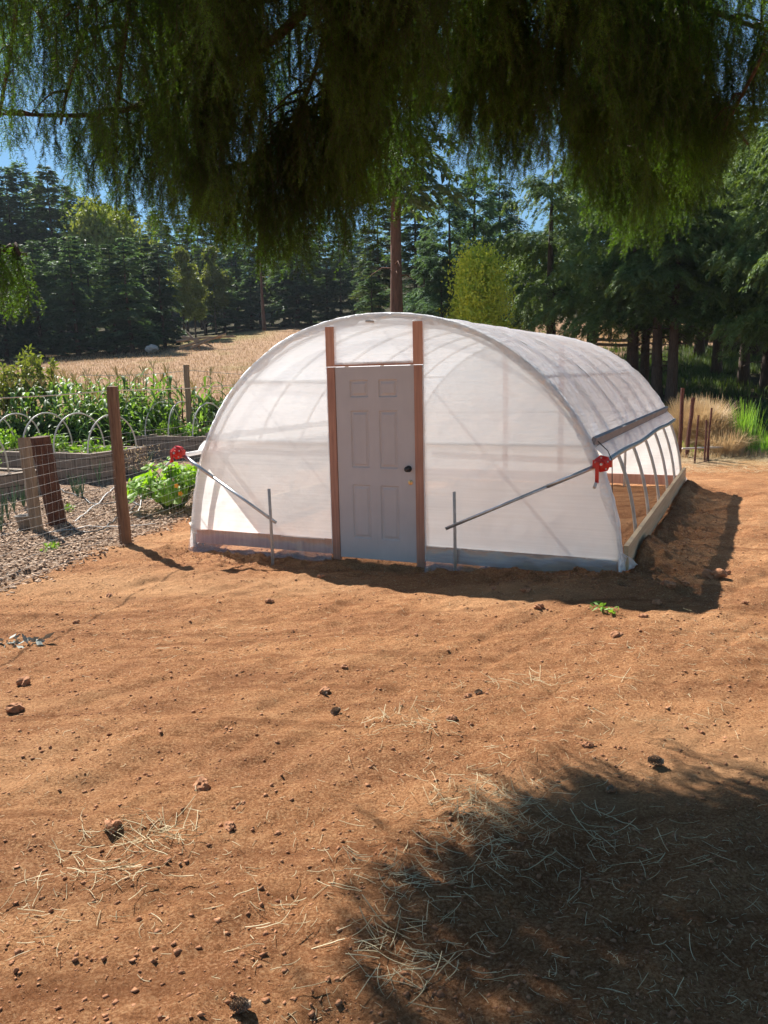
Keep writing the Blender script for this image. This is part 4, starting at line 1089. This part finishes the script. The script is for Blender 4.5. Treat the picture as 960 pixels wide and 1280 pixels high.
def conifer_crown(H_, R_, cb, n, ll, droop, seed, shape=.75, mat='fir_blue', parent=None, hang=.0, aspect=.30, lev=None, up=.25, nbr=8):
    r = np.random.default_rng(seed)
    lev = lev or int((H_ - cb) / .42); nb = []
    for i in range(lev):
        t = (i + r.uniform(-.4, .4)) / lev; t = min(max(t, 0), .985); z = cb + (H_ - cb) * t
        for k in range(int(r.integers(nbr // 2, nbr))):
            l = R_ * ((1 - t) ** shape) * r.uniform(.55, 1.12) + .12
            if t < .12: l *= r.uniform(.6, 1)
            nb.append((z, r.uniform(0, 2 * math.pi), l, t))
    nb = np.array(nb); wts = nb[:, 2] ** 1.25; wts /= wts.sum(); c = r.choice(len(nb), n, p=wts)
    z, a, l, t = nb[c, 0], nb[c, 1], nb[c, 2], nb[c, 3]
    J = 14; j = r.integers(0, J, n); side = np.where(j % 2 == 0, 1.0, -1.0)
    hj = _h(c.astype(np.int64), j.astype(np.int64), seed); hj2 = _h(j.astype(np.int64) + 31, c.astype(np.int64), seed + 5)
    s = np.clip((j + .3 + .9 * hj) / J, .08, 1.0) ** .8; w = r.random(n) ** .8
    fl = (.36 * l * (1 - .55 * s) + .10) * (.55 + .75 * hj2)
    d = np.stack([np.cos(a), np.sin(a), 0 * a], 1); q = np.stack([-np.sin(a), np.cos(a), 0 * a], 1)
    bz = z + l * (up * s - droop * s * s) + (t > .6) * l * s * .35 + (hj - .5) * .10 * l
    fd_ = d * .62 + q * (side * .78)[:, None]
    dz_ = (.10 + hang * 1.6) * (.6 + .8 * hj2)
    B = d * (l * s)[:, None] + fd_ * (fl * w * (1 - .35 * hang * w))[:, None]; B[:, 2] = bz - dz_ * fl * w * w * 1.6 - hang * .35 * w * (.4 + hj)
    T = fd_.copy(); T[:, 2] = up * .5 - droop * s * .6 - dz_ * 2.6 * w - hang * 1.2
    T = unit(T); lr = unit(np.cross(T, [0, 0, 1.])); sg2 = r.choice([-1, 1], n)
    D = unit(T + lr * (sg2 * .75)[:, None] + r.normal(0, .16, (n, 3))); S = unit(np.cross(D, np.array([0, 0, 1.]) + r.normal(0, .35, (n, 3))))
    B = B + r.normal(0, .012, (n, 3)) * l[:, None]
    ln = ll * r.uniform(.55, 1.3, n); V, idx = blades(B, D, S, ln, ln * aspect * .5, .4)
    # branch wood inside the crown
    sel = nb[r.random(len(nb)) < .5]; mb = []
    Vb = []; Fb = []
    for (z_, a_, l_, t_) in sel:
        dd = np.array([math.cos(a_), math.sin(a_), 0]); ss = np.array([-math.sin(a_), math.cos(a_), 0]); w0 = .012 + .010 * l_
        p0 = np.array([0, 0, z_]); p1 = dd * l_ * .5 + np.array([0, 0, z_ + l_ * (up * .5 - droop * .25)]); p2 = dd * l_ * .92 + np.array([0, 0, z_ + l_ * (up * .92 - droop * .85)])
        k = len(Vb); Vb += [p0 + ss * w0, p0 - ss * w0, p1 + ss * w0 * .6, p1 - ss * w0 * .6, p2]; 
        Fb += [(k, k + 1, k + 3), (k, k + 3, k + 2), (k + 2, k + 3, k + 4)]
    tri = np.concatenate([idx[:, [0, 1, 2]], idx[:, [0, 2, 3]]]); k0 = len(V)
    Va = np.concatenate([V, np.array(Vb)]); tri = np.concatenate([tri, np.array(Fb) + k0])
    o = fastmesh('crown', Va, tri, 3, mat, parent); me = o.data; me.materials.append(MAT['bark'])
    mi = np.zeros(len(tri), np.int32); mi[len(idx) * 2:] = 1; me.polygons.foreach_set('material_index', mi)
    return o
def conifer(name, H_, R_, cb, n, ll, droop, seed, tr=.22, **k):
    o = empty(name, (0, 0, 0)); trunk_mesh('trunk', H_ * .97, tr, k.pop('bark', 'bark'), o, seed=seed, limbs=k.pop('limbs', 0), cb=cb)
    conifer_crown(H_, R_, cb, n, ll, droop, seed, parent=o, **k); return o
def broad(name, H_, R_, cb, n, ll, seed, mat, lobes=14, tr=.2):
    o = empty(name, (0, 0, 0)); trunk_mesh('trunk', H_ * .75, tr, 'bark', o, seed=seed, limbs=5, cb=cb)
    r = np.random.default_rng(seed); C = []
    for k in range(lobes):
        a = r.uniform(0, 6.28); zz = r.uniform(0, 1); rr = R_ * .62 * math.sin(math.pi * min(.95, zz * .85 + .12)) * r.uniform(.3, 1)
        C.append((rr * math.cos(a), rr * math.sin(a), cb + (H_ - cb) * (.1 + .8 * zz), r.uniform(.28, .5) * R_))
    C = np.array(C); c = r.choice(lobes, n); d = randunit(n, r); B = C[c, :3] + d * C[c, 3:4] * (r.random(n)[:, None] ** .35) * (1 + .3 * np.sin(d[:, :1] * 9))
    D = unit(d * .6 + randunit(n, r)); S = unit(np.cross(D, randunit(n, r))); ln = ll * r.uniform(.6, 1.3, n)
    V, idx = blades(B, D, S, ln, ln * .32); fastmesh('crown', V, idx, 4, mat, o); return o
PROT = {}
PROT['fir1'] = conifer('fir_tree', 10, 2.6, .5, 24000, .32, .35, 1, mat='fir_blue', tr=.18)
PROT['fir2'] = conifer('fir_tree', 10, 2.4, .6, 24000, .32, .45, 2, mat='fir_blue', shape=.62, tr=.18)
PROT['fir3'] = conifer('fir_tree', 10, 1.9, 1.8, 11000, .34, .5, 3, mat='fir_green', limbs=6, tr=.16)
PROT['tall1'] = conifer('fir_tree', 20, 3.1, 4, 15000, .55, .45, 4, mat='fir_blue', shape=.6, limbs=6, tr=.26)
PROT['tall2'] = conifer('fir_tree', 20, 2.6, 5, 13000, .52, .55, 5, mat='fir_green', shape=.55, limbs=8, tr=.26)
PROT['near1'] = conifer('fir_tree', 12, 3.9, 3.7, 90000, .17, .42, 6, mat='fir_near', shape=.5, hang=.26, limbs=26, tr=.30, lev=15, aspect=.24, up=.3)
PROT['near2'] = conifer('fir_tree', 13, 3.3, 4.6, 80000, .17, .5, 7, mat='fir_near', shape=.5, hang=.18, limbs=30, tr=.28, lev=16, aspect=.24, up=.25)
PROT['mid'] = conifer('fir_tree', 11, 3.2, .8, 60000, .19, .30, 8, mat='fir_blue', shape=.75, hang=.12, tr=.22, lev=24, up=.35)
PROT['pole'] = conifer('fir_tree', 14, 1.6, 8, 7000, .40, .5, 9, mat='fir_green', limbs=22, tr=.13, shape=.5)
PROT['maple'] = broad('maple_tree', 13, 5, 3, 12000, .42, 10, 'leaf_olive')
PROT['poplar'] = broad('broadleaf_tree', 11, 2.2, 1.5, 8000, .32, 11, 'leaf_olive', lobes=12, tr=.14)
PROT['lime'] = broad('lime_tree', 4.6, 2.05, .1, 30000, .12, 12, 'leaf_lime', lobes=60, tr=.07)
PROT['pine'] = conifer('pine_tree', 19, 3.2, 8.0, 24000, .36, .35, 13, mat='fir_green', shape=.35, hang=.15, tr=.36, bark='bark_red', limbs=10, aspect=.3, lev=20)
first = set(); BASEH = dict(fir1=10, fir2=10, fir3=10, tall1=20, tall2=20, near1=12, near2=13, mid=11, pole=14, maple=13, poplar=11, lime=4.6, pine=19)
def tree(kind, px, d, top=None, H_=None, wide=1.0, label='', group=None, cat='tree', rz=None):
    x = pxd(px, d); z0 = float(gh(x, d))
    if top is not None: H_ = P(px, top, d)[2] - z0
    H_ = max(H_, BASEH[kind] * .35); s = H_ / BASEH[kind]; rz = random.uniform(0, 6.28) if rz is None else rz
    if kind not in first:
        first.add(kind); o = PROT[kind]; o.location = (x, d, z0); o.rotation_euler = (0, 0, rz); o.scale = (s * wide, s * wide, s)
    else: o = copy_thing(PROT[kind], (x, d, z0), rz, (s * wide, s * wide, s))
    if label: tag(o, label, cat, group)
    if group is None and 'group' in o: del o['group']
    return o
# young fir stand, left
yl = 'dense blue-green young fir in the row along the left field edge'
for (px, d, top, w) in ((-34, 57, 335, 1.1), (-8, 62, 318, 1), (14, 58, 312, 1.1), (38, 63, 300, 1), (60, 60, 296, 1.1), (84, 63, 292, 1), (104, 59, 290, 1.1), (126, 63, 300, 1), (190, 62, 288, 1.05), (212, 60, 300, .95)):
    tree(random.choice(['fir1', 'fir2']), px, d, top, wide=w, label=yl, group='young firs along left field edge')
tree('fir1', 150, 57, 300, wide=1.1, label='fir with sunlit branch tips standing forward of the left row')
tree('fir2', 172, 56.5, 292, wide=1.1, label='broad fir directly above the pale boulder')
# taller dark firs behind
bl = 'tall dark fir rising behind the young left-hand firs'
for (px, d, top) in ((-50, 80, 225), (-22, 84, 215), (3, 80, 212), (18, 90, 228), (32, 82, 204), (50, 84, 199), (66, 92, 216), (82, 80, 203), (98, 84, 222), (112, 92, 232), (126, 84, 245)):
    tree(random.choice(['tall1', 'tall2', 'tall1']), px, d, top, wide=1.15, label=bl, group='tall firs behind the left row')
tree('maple', 140, 76, 258, wide=.9, label='yellow-green broadleaf tree glowing between dark firs'); tree('maple', 165, 78, 268, wide=.8, label='second yellow-green broadleaf tree, right of the brighter one')
tree('poplar', 236, 66, 300, label='slim pale green broadleaf tree right of the left firs'); tree('poplar', 250, 68, 322, label='light leafy tree where field meets the woods'); tree('poplar', 275, 74, 300, label='pale slender tree behind the sunny field corner')
for (px, top) in ((240, 262), (258, 243), (275, 262), (222, 275), (206, 262)): tree('tall2', px, 92, top, wide=.9, label='distant spire-topped fir against the sky behind field', group='distant spire-topped firs')
ml = 'fir in the shaded middle stand behind field and greenhouse'
for (px, d, top, k) in ((262, 78, 300, 'fir3'), (286, 76, 320, 'fir1'), (302, 80, 290, 'fir3'), (318, 77, 330, 'fir2'), (345, 82, 270, 'tall2'), (360, 78, 285, 'fir3'), (375, 76, 262, 'fir2'), (392, 80, 300, 'fir1'), (412, 76, 300, 'fir3'), (428, 74, 310, 'fir1'), (446, 78, 280, 'tall1'), (458, 70, 330, 'fir2'), (330, 84, 262, 'tall1'), (300, 88, 258, 'tall1'), (405, 88, 255, 'tall1'), (430, 86, 262, 'tall2'), (378, 90, 250, 'tall1')):
    tree(k, px, d, top, wide=1.15, label=ml, group='firs of the shaded middle stand')
tree('fir2', 470, 46, 322, wide=.95, label='sunlit fir just left of the red-barked pine trunk')
x = pxd(335, 73); o = empty('bare_trunk', (x, 73, float(gh(x, 73))), 0, 'single bare reddish trunk at the back of field', 'tree'); trunk_mesh('trunk', 9, .19, 'bark_red', o, limbs=4, cb=6, seed=4)
tree('pine', 497, 34, H_=17.5, label='tall pine with reddish bare trunk behind the greenhouse ridge')
tree('tall1', 520, 48, 205, wide=1.2, label='dark fir directly right of the red-barked pine'); tree('tall2', 478, 52, 230, wide=1.2, label='dark fir directly behind the red-barked pine')
tree('mid', 560, 41, 232, wide=1.15, label='blue-green spruce behind the bright lime green tree'); tree('mid', 598, 43, 205, wide=1.2, label='large blue-green spruce left of the drooping conifer'); tree('mid', 622, 47, 215, wide=1.1, label='blue-green spruce half hidden behind drooping conifer')
tree('mid', 535, 42, 300, wide=1.0, label='shorter spruce between red pine and lime green tree')
tree('lime', 599, 30.5, 318, wide=.82, label='bright lime green rounded conifer above greenhouse roof'); tree('mid', 552, 31, 345, wide=1.3, label='small bushy dark conifer left of the lime green one')
# big drooping trees, right
tree('near1', 738, 38, 185, wide=1.25, label='drooping conifer with dark trunk seen over greenhouse roof')
tree('near1', 788, 27, 190, wide=1.3, rz=.4, label='large drooping conifer with spreading sunlit left branches'); tree('near2', 803, 27.8, 175, wide=1.0, label='conifer with thin trunk touching the large drooping one')
tree('near1', 690, 33, 200, wide=1.2, rz=2.0, label='drooping sunlit conifer left of the twin trunks')
tree('near2', 820, 25.5, 165, wide=1.1, label='tall conifer, left trunk of the dark pair at field corner'); tree('near2', 837, 25, 155, wide=1.1, label='tall conifer, right trunk of the dark pair at field corner')
dk = 'dark shaded conifer in woods at the right'
for (px, d, top, k) in ((892, 33, 165, 'near2'), (925, 30, 160, 'near2'), (955, 28, 150, 'near1'), (985, 25, 130, 'near1'), (1015, 27, 140, 'near2'), (870, 41, 185, 'near1'), (905, 42, 180, 'near2'), (940, 40, 175, 'near1'), (975, 37, 170, 'near2'), (855, 46, 190, 'near2'), (1010, 36, 160, 'near1'), (1040, 30, 140, 'near1'), (885, 50, 190, 'near2'), (920, 52, 190, 'near2'), (960, 50, 190, 'near1'), (1000, 22.5, 120, 'near1'), (1060, 24, 130, 'near2')):
    tree(k, px, d, top, wide=1.1, label=dk, group='dark conifers of the right-hand woods')
for (px, d) in ((845, 47), (862, 50), (878, 46), (898, 49), (912, 46), (934, 47), (948, 51), (760, 52), (772, 56), (866, 55), (888, 57), (925, 56)):
    tree('pole', px, d, H_=13, label='thin bare-trunked fir deep in right-hand woods', group='thin bare trunks deep in the right woods')
# sunlit row beyond the wood and filler rows
for k in range(34):
    px = -110 + k * 36 + random.uniform(-8, 8); d = random.uniform(98, 118); top = 262 + random.uniform(-14, 22)
    tree(random.choice(['tall1', 'tall2']), px, d, top, wide=1.5, label='distant dark fir of the hillside forest', group='distant firs of the hillside forest')
# log fence bits behind the roof on the right
for (px0, py0, px1, py1, d, lab) in ((742, 424, 800, 425, 36, 'weathered rail between tree trunks, upper one'), (745, 430, 800, 431, 35.8, 'weathered rail between tree trunks, lower one')):
    mb = MB(); mb.tube([P(px0, py0, d), P((px0 + px1) / 2, (py0 + py1) / 2 + 1, d), P(px1, py1, d)], .07, 7, jit=.1); o = mb.build('wood_rail', 'log', None); tag(o, lab, 'rail')

# ------------------------------------------------------------------ THE BIG CONIFER OVERHEAD
TX, TY = 1.4, -2.6
big = empty('overhanging_conifer', (TX, TY, float(gh(TX, TY))), 0, 'huge conifer whose dark drooping branches hang across top of view', 'tree')
trunk_mesh('trunk', 17, .42, 'bark', big, seed=8, n=16, segs=14, bend=.15)
def spray_template(Ls, seed):
    r = np.random.default_rng(seed); V = []; 
    bend = r.normal(0, .10, 2)
    def axis(t): return np.array([bend[0] * math.sin(t * 3) * Ls * .5, bend[1] * math.sin(t * 2.2) * Ls * .5, -Ls * t])
    nb, nd_, nl = [], [], []
    stems = []
    t = .02
    while t < 1.0:
        p = axis(t); a = r.uniform(0, 2 * math.pi); l = r.uniform(.12, .30) * (1.0 - .5 * t) * min(1, Ls / .6 + .2)
        out = np.array([math.cos(a), math.sin(a), 0]); dn = np.array([0, 0, -1.0]); w = r.uniform(.35, .95)
        q1 = p + (out * w + dn * .7) * l * .55; q2 = q1 + (out * w * .5 + dn * 1.0) * l * .5
        stems.append((p, q1, q2))
        m_ = max(8, int(l / .0030)); s = (np.arange(m_) + r.random(m_)) / m_
        pos = np.where(s[:, None] < .5, p + (q1 - p) * (s[:, None] * 2), q1 + (q2 - q1) * ((s[:, None] - .5) * 2))
        ax = np.where(s[:, None] < .5, unit(q1 - p), unit(q2 - q1)); nb.append(pos); nd_.append(ax); nl.append(np.full(m_, 1.0) * (1.05 - .25 * s))
        t += r.uniform(.6, 1.3) * .036 / Ls
    m_ = int(Ls / .0035); s = (np.arange(m_) + r.random(m_)) / m_; nb.append(np.array([axis(q) for q in s])); nd_.append(np.tile([0, 0, -1.0], (m_, 1))); nl.append(np.ones(m_))
    B = np.concatenate(nb); A = np.concatenate(nd_); ln = np.concatenate(nl) * .023; n = len(B)
    perp = unit(np.cross(A, randunit(n, r))); D = unit(A * .62 + perp * 1.0); S = unit(np.cross(D, randunit(n, r)))
    Vn = np.empty((n, 3, 3)); Vn[:, 0] = B + S * .0019; Vn[:, 1] = B - S * .0019; Vn[:, 2] = B + D * ln[:, None]
    # widen the middle by giving the needle a broad base
    Vn[:, 0] += D * ln[:, None] * .25; 
    Vs = []
    def stem(p, q, w):
        s_ = unit(np.cross(q - p, r.normal(size=3))); Vs.append([p + s_ * w, p - s_ * w, q])
        s2 = unit(np.cross(q - p, s_)); Vs.append([p + s2 * w, p - s2 * w, q])
    for (p, q1, q2) in stems: stem(p, q1, .0016); stem(q1, q2, .0012)
    for k in range(8): stem(axis(k / 8), axis((k + 1.15) / 8), .0032 * (1 - k / 10))
    return Vn.reshape(-1, 3), np.array(Vs).reshape(-1, 3)
lens = [.3, .45, .6, .8, 1.0]
TPL = {l: [spray_template(l, int(l * 100) + k) for k in range(3)] for l in lens}
edge_x = [-80, 0, 60, 100, 150, 200, 250, 290, 340, 400, 450, 500, 550, 600, 650, 700, 750, 790, 820, 855, 880, 920, 960, 1040]
edge_y = [190, 170, 190, 225, 255, 262, 280, 300, 325, 318, 300, 262, 205, 195, 212, 212, 235, 292, 300, 276, 235, 175, 135, 130]
def proj(p):
    z = p[2] - CH; fw = p[1] * math.cos(PITCH) - z * math.sin(PITCH); up = p[1] * math.sin(PITCH) + z * math.cos(PITCH)
    xr = p[0] * math.cos(ROLL) - up * math.sin(ROLL); ur = p[0] * math.sin(ROLL) + up * math.cos(ROLL)
    return 480 + F * xr / fw, 640 - F * ur / fw
rr_ = random.Random(12); NS = 0
def limb(tip, mids=(), z0=6.5, r0=.05, step=.070, dens=1.0, smin=.42, side=.55, free=False, power=1.6, long=1.0):
    """a limb from the trunk to its tip with pendulous sprays"""
    global NS
    base = np.array([TX, TY, z0]); tip = np.array(tip, float); n = 40; pts = []
    sway = rr_.uniform(-.35, .35)
    for i in range(n + 1):
        s = i / n; p = base + (tip - base) * s; p[2] = base[2] + .55 * math.sin(math.pi * min(1, s * 1.1)) * (1 if not free else .5) + (tip[2] - base[2]) * s ** power
        p[0] += sway * math.sin(math.pi * s); p = p + s * .10 * np.array([math.sin(s * 17 + z0 * 9), 0, math.cos(s * 13 + z0 * 7) * .6]); pts.append(p)
    if mids:
        cs = [np.array(q, float) for q in mids]; pts = []
        for i in range(n + 1):
            f = i / n * (len(cs) - 1); k = min(int(f), len(cs) - 2); pts.append(cs[k] * (1 - f + k) + cs[k + 1] * (f - k))
        for _ in range(4): pts = [pts[0]] + [(pts[i - 1] + pts[i] * 2 + pts[i + 1]) / 4 for i in range(1, n)] + [pts[-1]]
    off = np.array([TX, TY, float(gh(TX, TY))])
    mb = MB(); mb.tube([p - off for p in pts], [r0 * (1 - .9 * i / n) + .004 for i in range(n + 1)], 7)
    length = sum(np.linalg.norm(pts[i + 1] - pts[i]) for i in range(n))
    ND, SD = [], []
    s = smin
    while s < 1.0:
        i = min(n - 1, int(s * n)); f = s * n - i; p = pts[i] * (1 - f) + pts[i + 1] * f; tg = unit(pts[i + 1] - pts[i])
        s += step / length * rr_.uniform(.7, 1.3)
        if rr_.random() > dens: continue
        sd_ = unit(np.cross(tg, [0, 0, 1.])); sg = rr_.choice([-1, 1]); bl_ = side * rr_.uniform(.3, 1.0) * (1.1 - .6 * s)
        q = p + sd_ * sg * bl_ + tg * bl_ * .55 + np.array([0, 0, -.18 * bl_ / .5])
        mb.tube([p - off, (p + q) / 2 - off + np.array([0, 0, .03]), q - off], [.010, .007, .003], 4)
        for e in (.25, .5, .75, 1.0):
            if rr_.random() > .86: continue
            b0 = p + (q - p) * e + np.array([0, 0, .03 * math.sin(e * 3.1)]); px_, py_ = proj(b0) if b0[1] > 1 else (480, -400)
            want = rr_.choice([.45, .6, .8, .8, 1.0]) * rr_.uniform(.75, 1.1) * long
            if not free:
                ey = float(np.interp(px_, edge_x, edge_y)) + 30 * float(fbm(px_ / 34, 3, 2, 66)) * 2 + rr_.choice([rr_.uniform(-14, 10), rr_.uniform(-90, 0)]); room = (ey - py_) * b0[1] / F
                if room < .12: continue
                want = min(want, room)
            L0 = min(lens, key=lambda q_: abs(q_ - want)); sc_ = want / L0; sc_ = max(.6, min(1.25, sc_))
            Vn, Vs = rr_.choice(TPL[L0]); a = rr_.uniform(0, 6.28); tx, ty = rr_.uniform(-.14, .14), rr_.uniform(-.14, .14)
            M = np.array(Matrix.Rotation(a, 3, 'Z') @ Matrix.Rotation(tx, 3, 'X') @ Matrix.Rotation(ty, 3, 'Y'))
            ND.append((Vn * sc_) @ M.T + (b0 - off)); SD.append((Vs * sc_) @ M.T + (b0 - off)); NS += 1
    lo = mb.build('limb', 'bark', big, True)
    if ND:
        V = np.concatenate(ND); fastmesh('needles', V, np.arange(len(V)).reshape(-1, 3), 3, 'needle', lo)
        V = np.concatenate(SD); fastmesh('twigs', V, np.arange(len(V)).reshape(-1, 3), 3, 'bark', lo)
# lowest tier: tips as they hang in view, then unseen shadow-filling limbs
tiers = [
    # px, py, d, z0, dens, side
    (10, 150, 5.2, 5.5, .55, .35), (95, 150, 5.5, 5.6, .6, .45), (165, 165, 5.6, 5.6, .7, .5), (240, 200, 6.0, 5.6, .9, .5), (300, 190, 6.1, 5.7, 1, .55), (350, 215, 6.2, 5.5, 1, .55),
    (405, 205, 6.3, 5.6, 1, .55), (455, 190, 6.3, 5.6, 1, .5), (520, 140, 6.4, 5.8, 1, .5), (575, 110, 6.4, 5.9, .9, .5), (640, 120, 6.5, 5.8, .9, .55), (700, 130, 6.3, 5.8, .9, .5),
    (745, 130, 6.2, 5.7, .8, .45), (915, 165, 5.9, 5.5, .7, .4), (985, 70, 5.6, 5.6, .8, .5), (100, -120, 6.2, 7.7, 1.4, .7), (190, -120, 6.4, 7.8, 1.4, .7), (290, -120, 6.6, 7.8, 1.2, .7), (150, -70, 6.0, 7.4, 1.4, .7), (-50, -130, 5.7, 7.5, 1.0, .5),  # closing limbs lie above the frame, added to darken the foreground shadow
    # second tier
    (20, 60, 5.6, 6.4, .7, .6), (110, 60, 5.8, 6.4, .7, .6), (200, 70, 6.2, 6.5, .9, .6), (285, 90, 6.5, 6.5, 1, .65), (360, 100, 6.6, 6.5, 1, .65), (440, 90, 6.7, 6.6, 1, .65), (520, 50, 6.8, 6.7, .9, .6),
    (610, 40, 6.8, 6.7, .8, .6), (690, 50, 6.7, 6.7, .8, .6), (950, 20, 6.0, 6.5, .7, .6),
    # third tier
    (40, -25, 6.0, 7.2, .8, .7), (150, -30, 6.3, 7.3, .8, .7), (260, -20, 6.7, 7.3, .9, .7), (370, -15, 6.9, 7.4, .9, .7), (480, -25, 7.0, 7.4, .9, .7), (590, -30, 7.0, 7.5, .8, .7), (700, -30, 6.9, 7.4, .8, .7), (810, -25, 6.6, 7.3, .8, .7), (920, -40, 6.3, 7.3, .8, .7)]
for (px, py, d, z0, dn, sd_) in tiers:
    limb(P(px, py, d - (.45 if px > 200 else .1)), z0=z0, dens=dn * ((.45 if px > 500 else .60) if (px > 230 or z0 > 7.3) and z0 > 6 else (.66 if 230 < px < 740 else .28)), side=sd_, smin=.42 if z0 < 6 else (.32 if px > 300 else .5))
def arm(w, dens=.7, side=.4, smin=.45, r0=.045, z0=5.5, long=1.0):
    limb(P(*w[-1]), mids=[(TX, TY, z0), (TX * .6, 1.0, z0 + .4)] + [P(*q) for q in w], dens=dens, side=side, smin=smin, r0=r0, long=long)
arm([(520, -160, 4.0), (360, 40, 4.9), (240, 112, 5.2), (130, 146, 5.3), (-10, 142, 5.2)], .6, .35, .62)
arm([(560, -120, 4.2), (470, 60, 5.2), (380, 150, 5.5), (300, 212, 5.6), (232, 212, 5.6)], .6, .35, .55)
arm([(640, -160, 4.2), (760, -10, 5.2), (850, 85, 5.6), (935, 180, 5.8)], .4, .3, .5, r0=.06)
arm([(700, -200, 4.2), (800, -40, 5.2), (900, 20, 5.6), (1000, 50, 5.7)], .35, .45, .5)
arm([(720, -200, 4.6), (765, -20, 6.3), (790, 90, 6.8), (812, 200, 7.0)], .62, .40, .5)
arm([(800, -200, 4.6), (835, -30, 6.2), (852, 80, 6.7), (862, 185, 6.9)], .55, .38, .5)
arm([(500, -160, 4.4), (420, -20, 5.2), (240, 20, 5.6), (90, 40, 5.7)], .3, .45, .5)
arm([(560, -160, 4.4), (620, 20, 5.6), (700, 100, 5.9), (790, 190, 6.0)], .5, .35, .5)
limb(P(36, 318, 2.6), mids=[(TX, TY, 4.2), (-.6, -1.4, 4.0), (-2.0, .3, 3.4), (-2.3, 1.6, 2.8), (-1.75, 2.4, 2.48), P(34, 318, 2.6)], dens=.9, side=.10, smin=.78, step=.05, free=True, r0=.016, long=.16)
print('sprays', NS)

# air
m, nt, b = newmat('haze_air'); nt.nodes.remove(b)
pvn = nd(nt, 'ShaderNodeVolumePrincipled'); pvn.inputs['Color'].default_value = (.80, .88, 1.0, 1); pvn.inputs['Density'].default_value = .0003; pvn.inputs['Anisotropy'].default_value = 0
lk(nt, pvn.outputs[0], nt.nodes['Material Output'].inputs['Volume'])
mb = MB(); mb.box((-440, -140, -3), (440, 440, 150)); tag(mb.build('haze', 'haze_air'), 'thin bluish summer air over the whole place', 'haze', kind='stuff')

# ------------------------------------------------------------------ LIGHT, SKY, CAMERA
SAZ, SEL = R(-37.5), R(45.5)
sd3 = Vector((math.sin(SAZ) * math.cos(SEL), math.cos(SAZ) * math.cos(SEL), math.sin(SEL)))
sun = bpy.data.lights.new('sun', 'SUN'); sun.energy = 5.0; sun.angle = R(.53); sun.color = (1.0, .955, .88)
so = bpy.data.objects.new('sun', sun); col.objects.link(so); so.rotation_euler = sd3.to_track_quat('Z', 'Y').to_euler(); so.location = (0, 0, 30)
w = bpy.data.worlds.new('World'); sc.world = w; w.use_nodes = True; nt = w.node_tree
sk = nt.nodes.new('ShaderNodeTexSky'); sk.sky_type = 'NISHITA'; sk.sun_disc = False; sk.sun_elevation = SEL; sk.sun_rotation = SAZ
sk.altitude = 1200; sk.air_density = 1.0; sk.dust_density = 0; sk.ozone_density = 5.0
bg = nt.nodes['Background']; hv = nt.nodes.new('ShaderNodeHueSaturation'); hv.inputs['Saturation'].default_value = 1.08; hv.inputs['Hue'].default_value = .485
nt.links.new(sk.outputs[0], hv.inputs['Color']); nt.links.new(hv.outputs[0], bg.inputs[0]); bg.inputs[1].default_value = .051
cam = bpy.data.cameras.new('camera'); co = bpy.data.objects.new('camera', cam); col.objects.link(co)
cam.sensor_fit = 'VERTICAL'; cam.sensor_height = 24; cam.lens = F / 1280 * 24; cam.clip_start = .05; cam.clip_end = 3000
co.matrix_world = Matrix.Translation((0, 0, CH)) @ Matrix.Rotation(math.pi / 2 - PITCH, 4, 'X') @ Matrix.Rotation(-ROLL, 4, 'Z')
sc.camera = co
sc.view_settings.view_transform = 'Standard'; sc.view_settings.look = 'None'; sc.view_settings.gamma = 1; sc.view_settings.exposure = 1.22
sc.cycles.max_bounces = 8; sc.cycles.diffuse_bounces = 4; sc.cycles.transparent_max_bounces = 12; sc.cycles.glossy_bounces = 3; sc.cycles.transmission_bounces = 6
sc.cycles.use_denoising = True; sc.cycles.use_adaptive_sampling = True; sc.cycles.adaptive_threshold = .012
sc.cycles.sample_clamp_indirect = 8
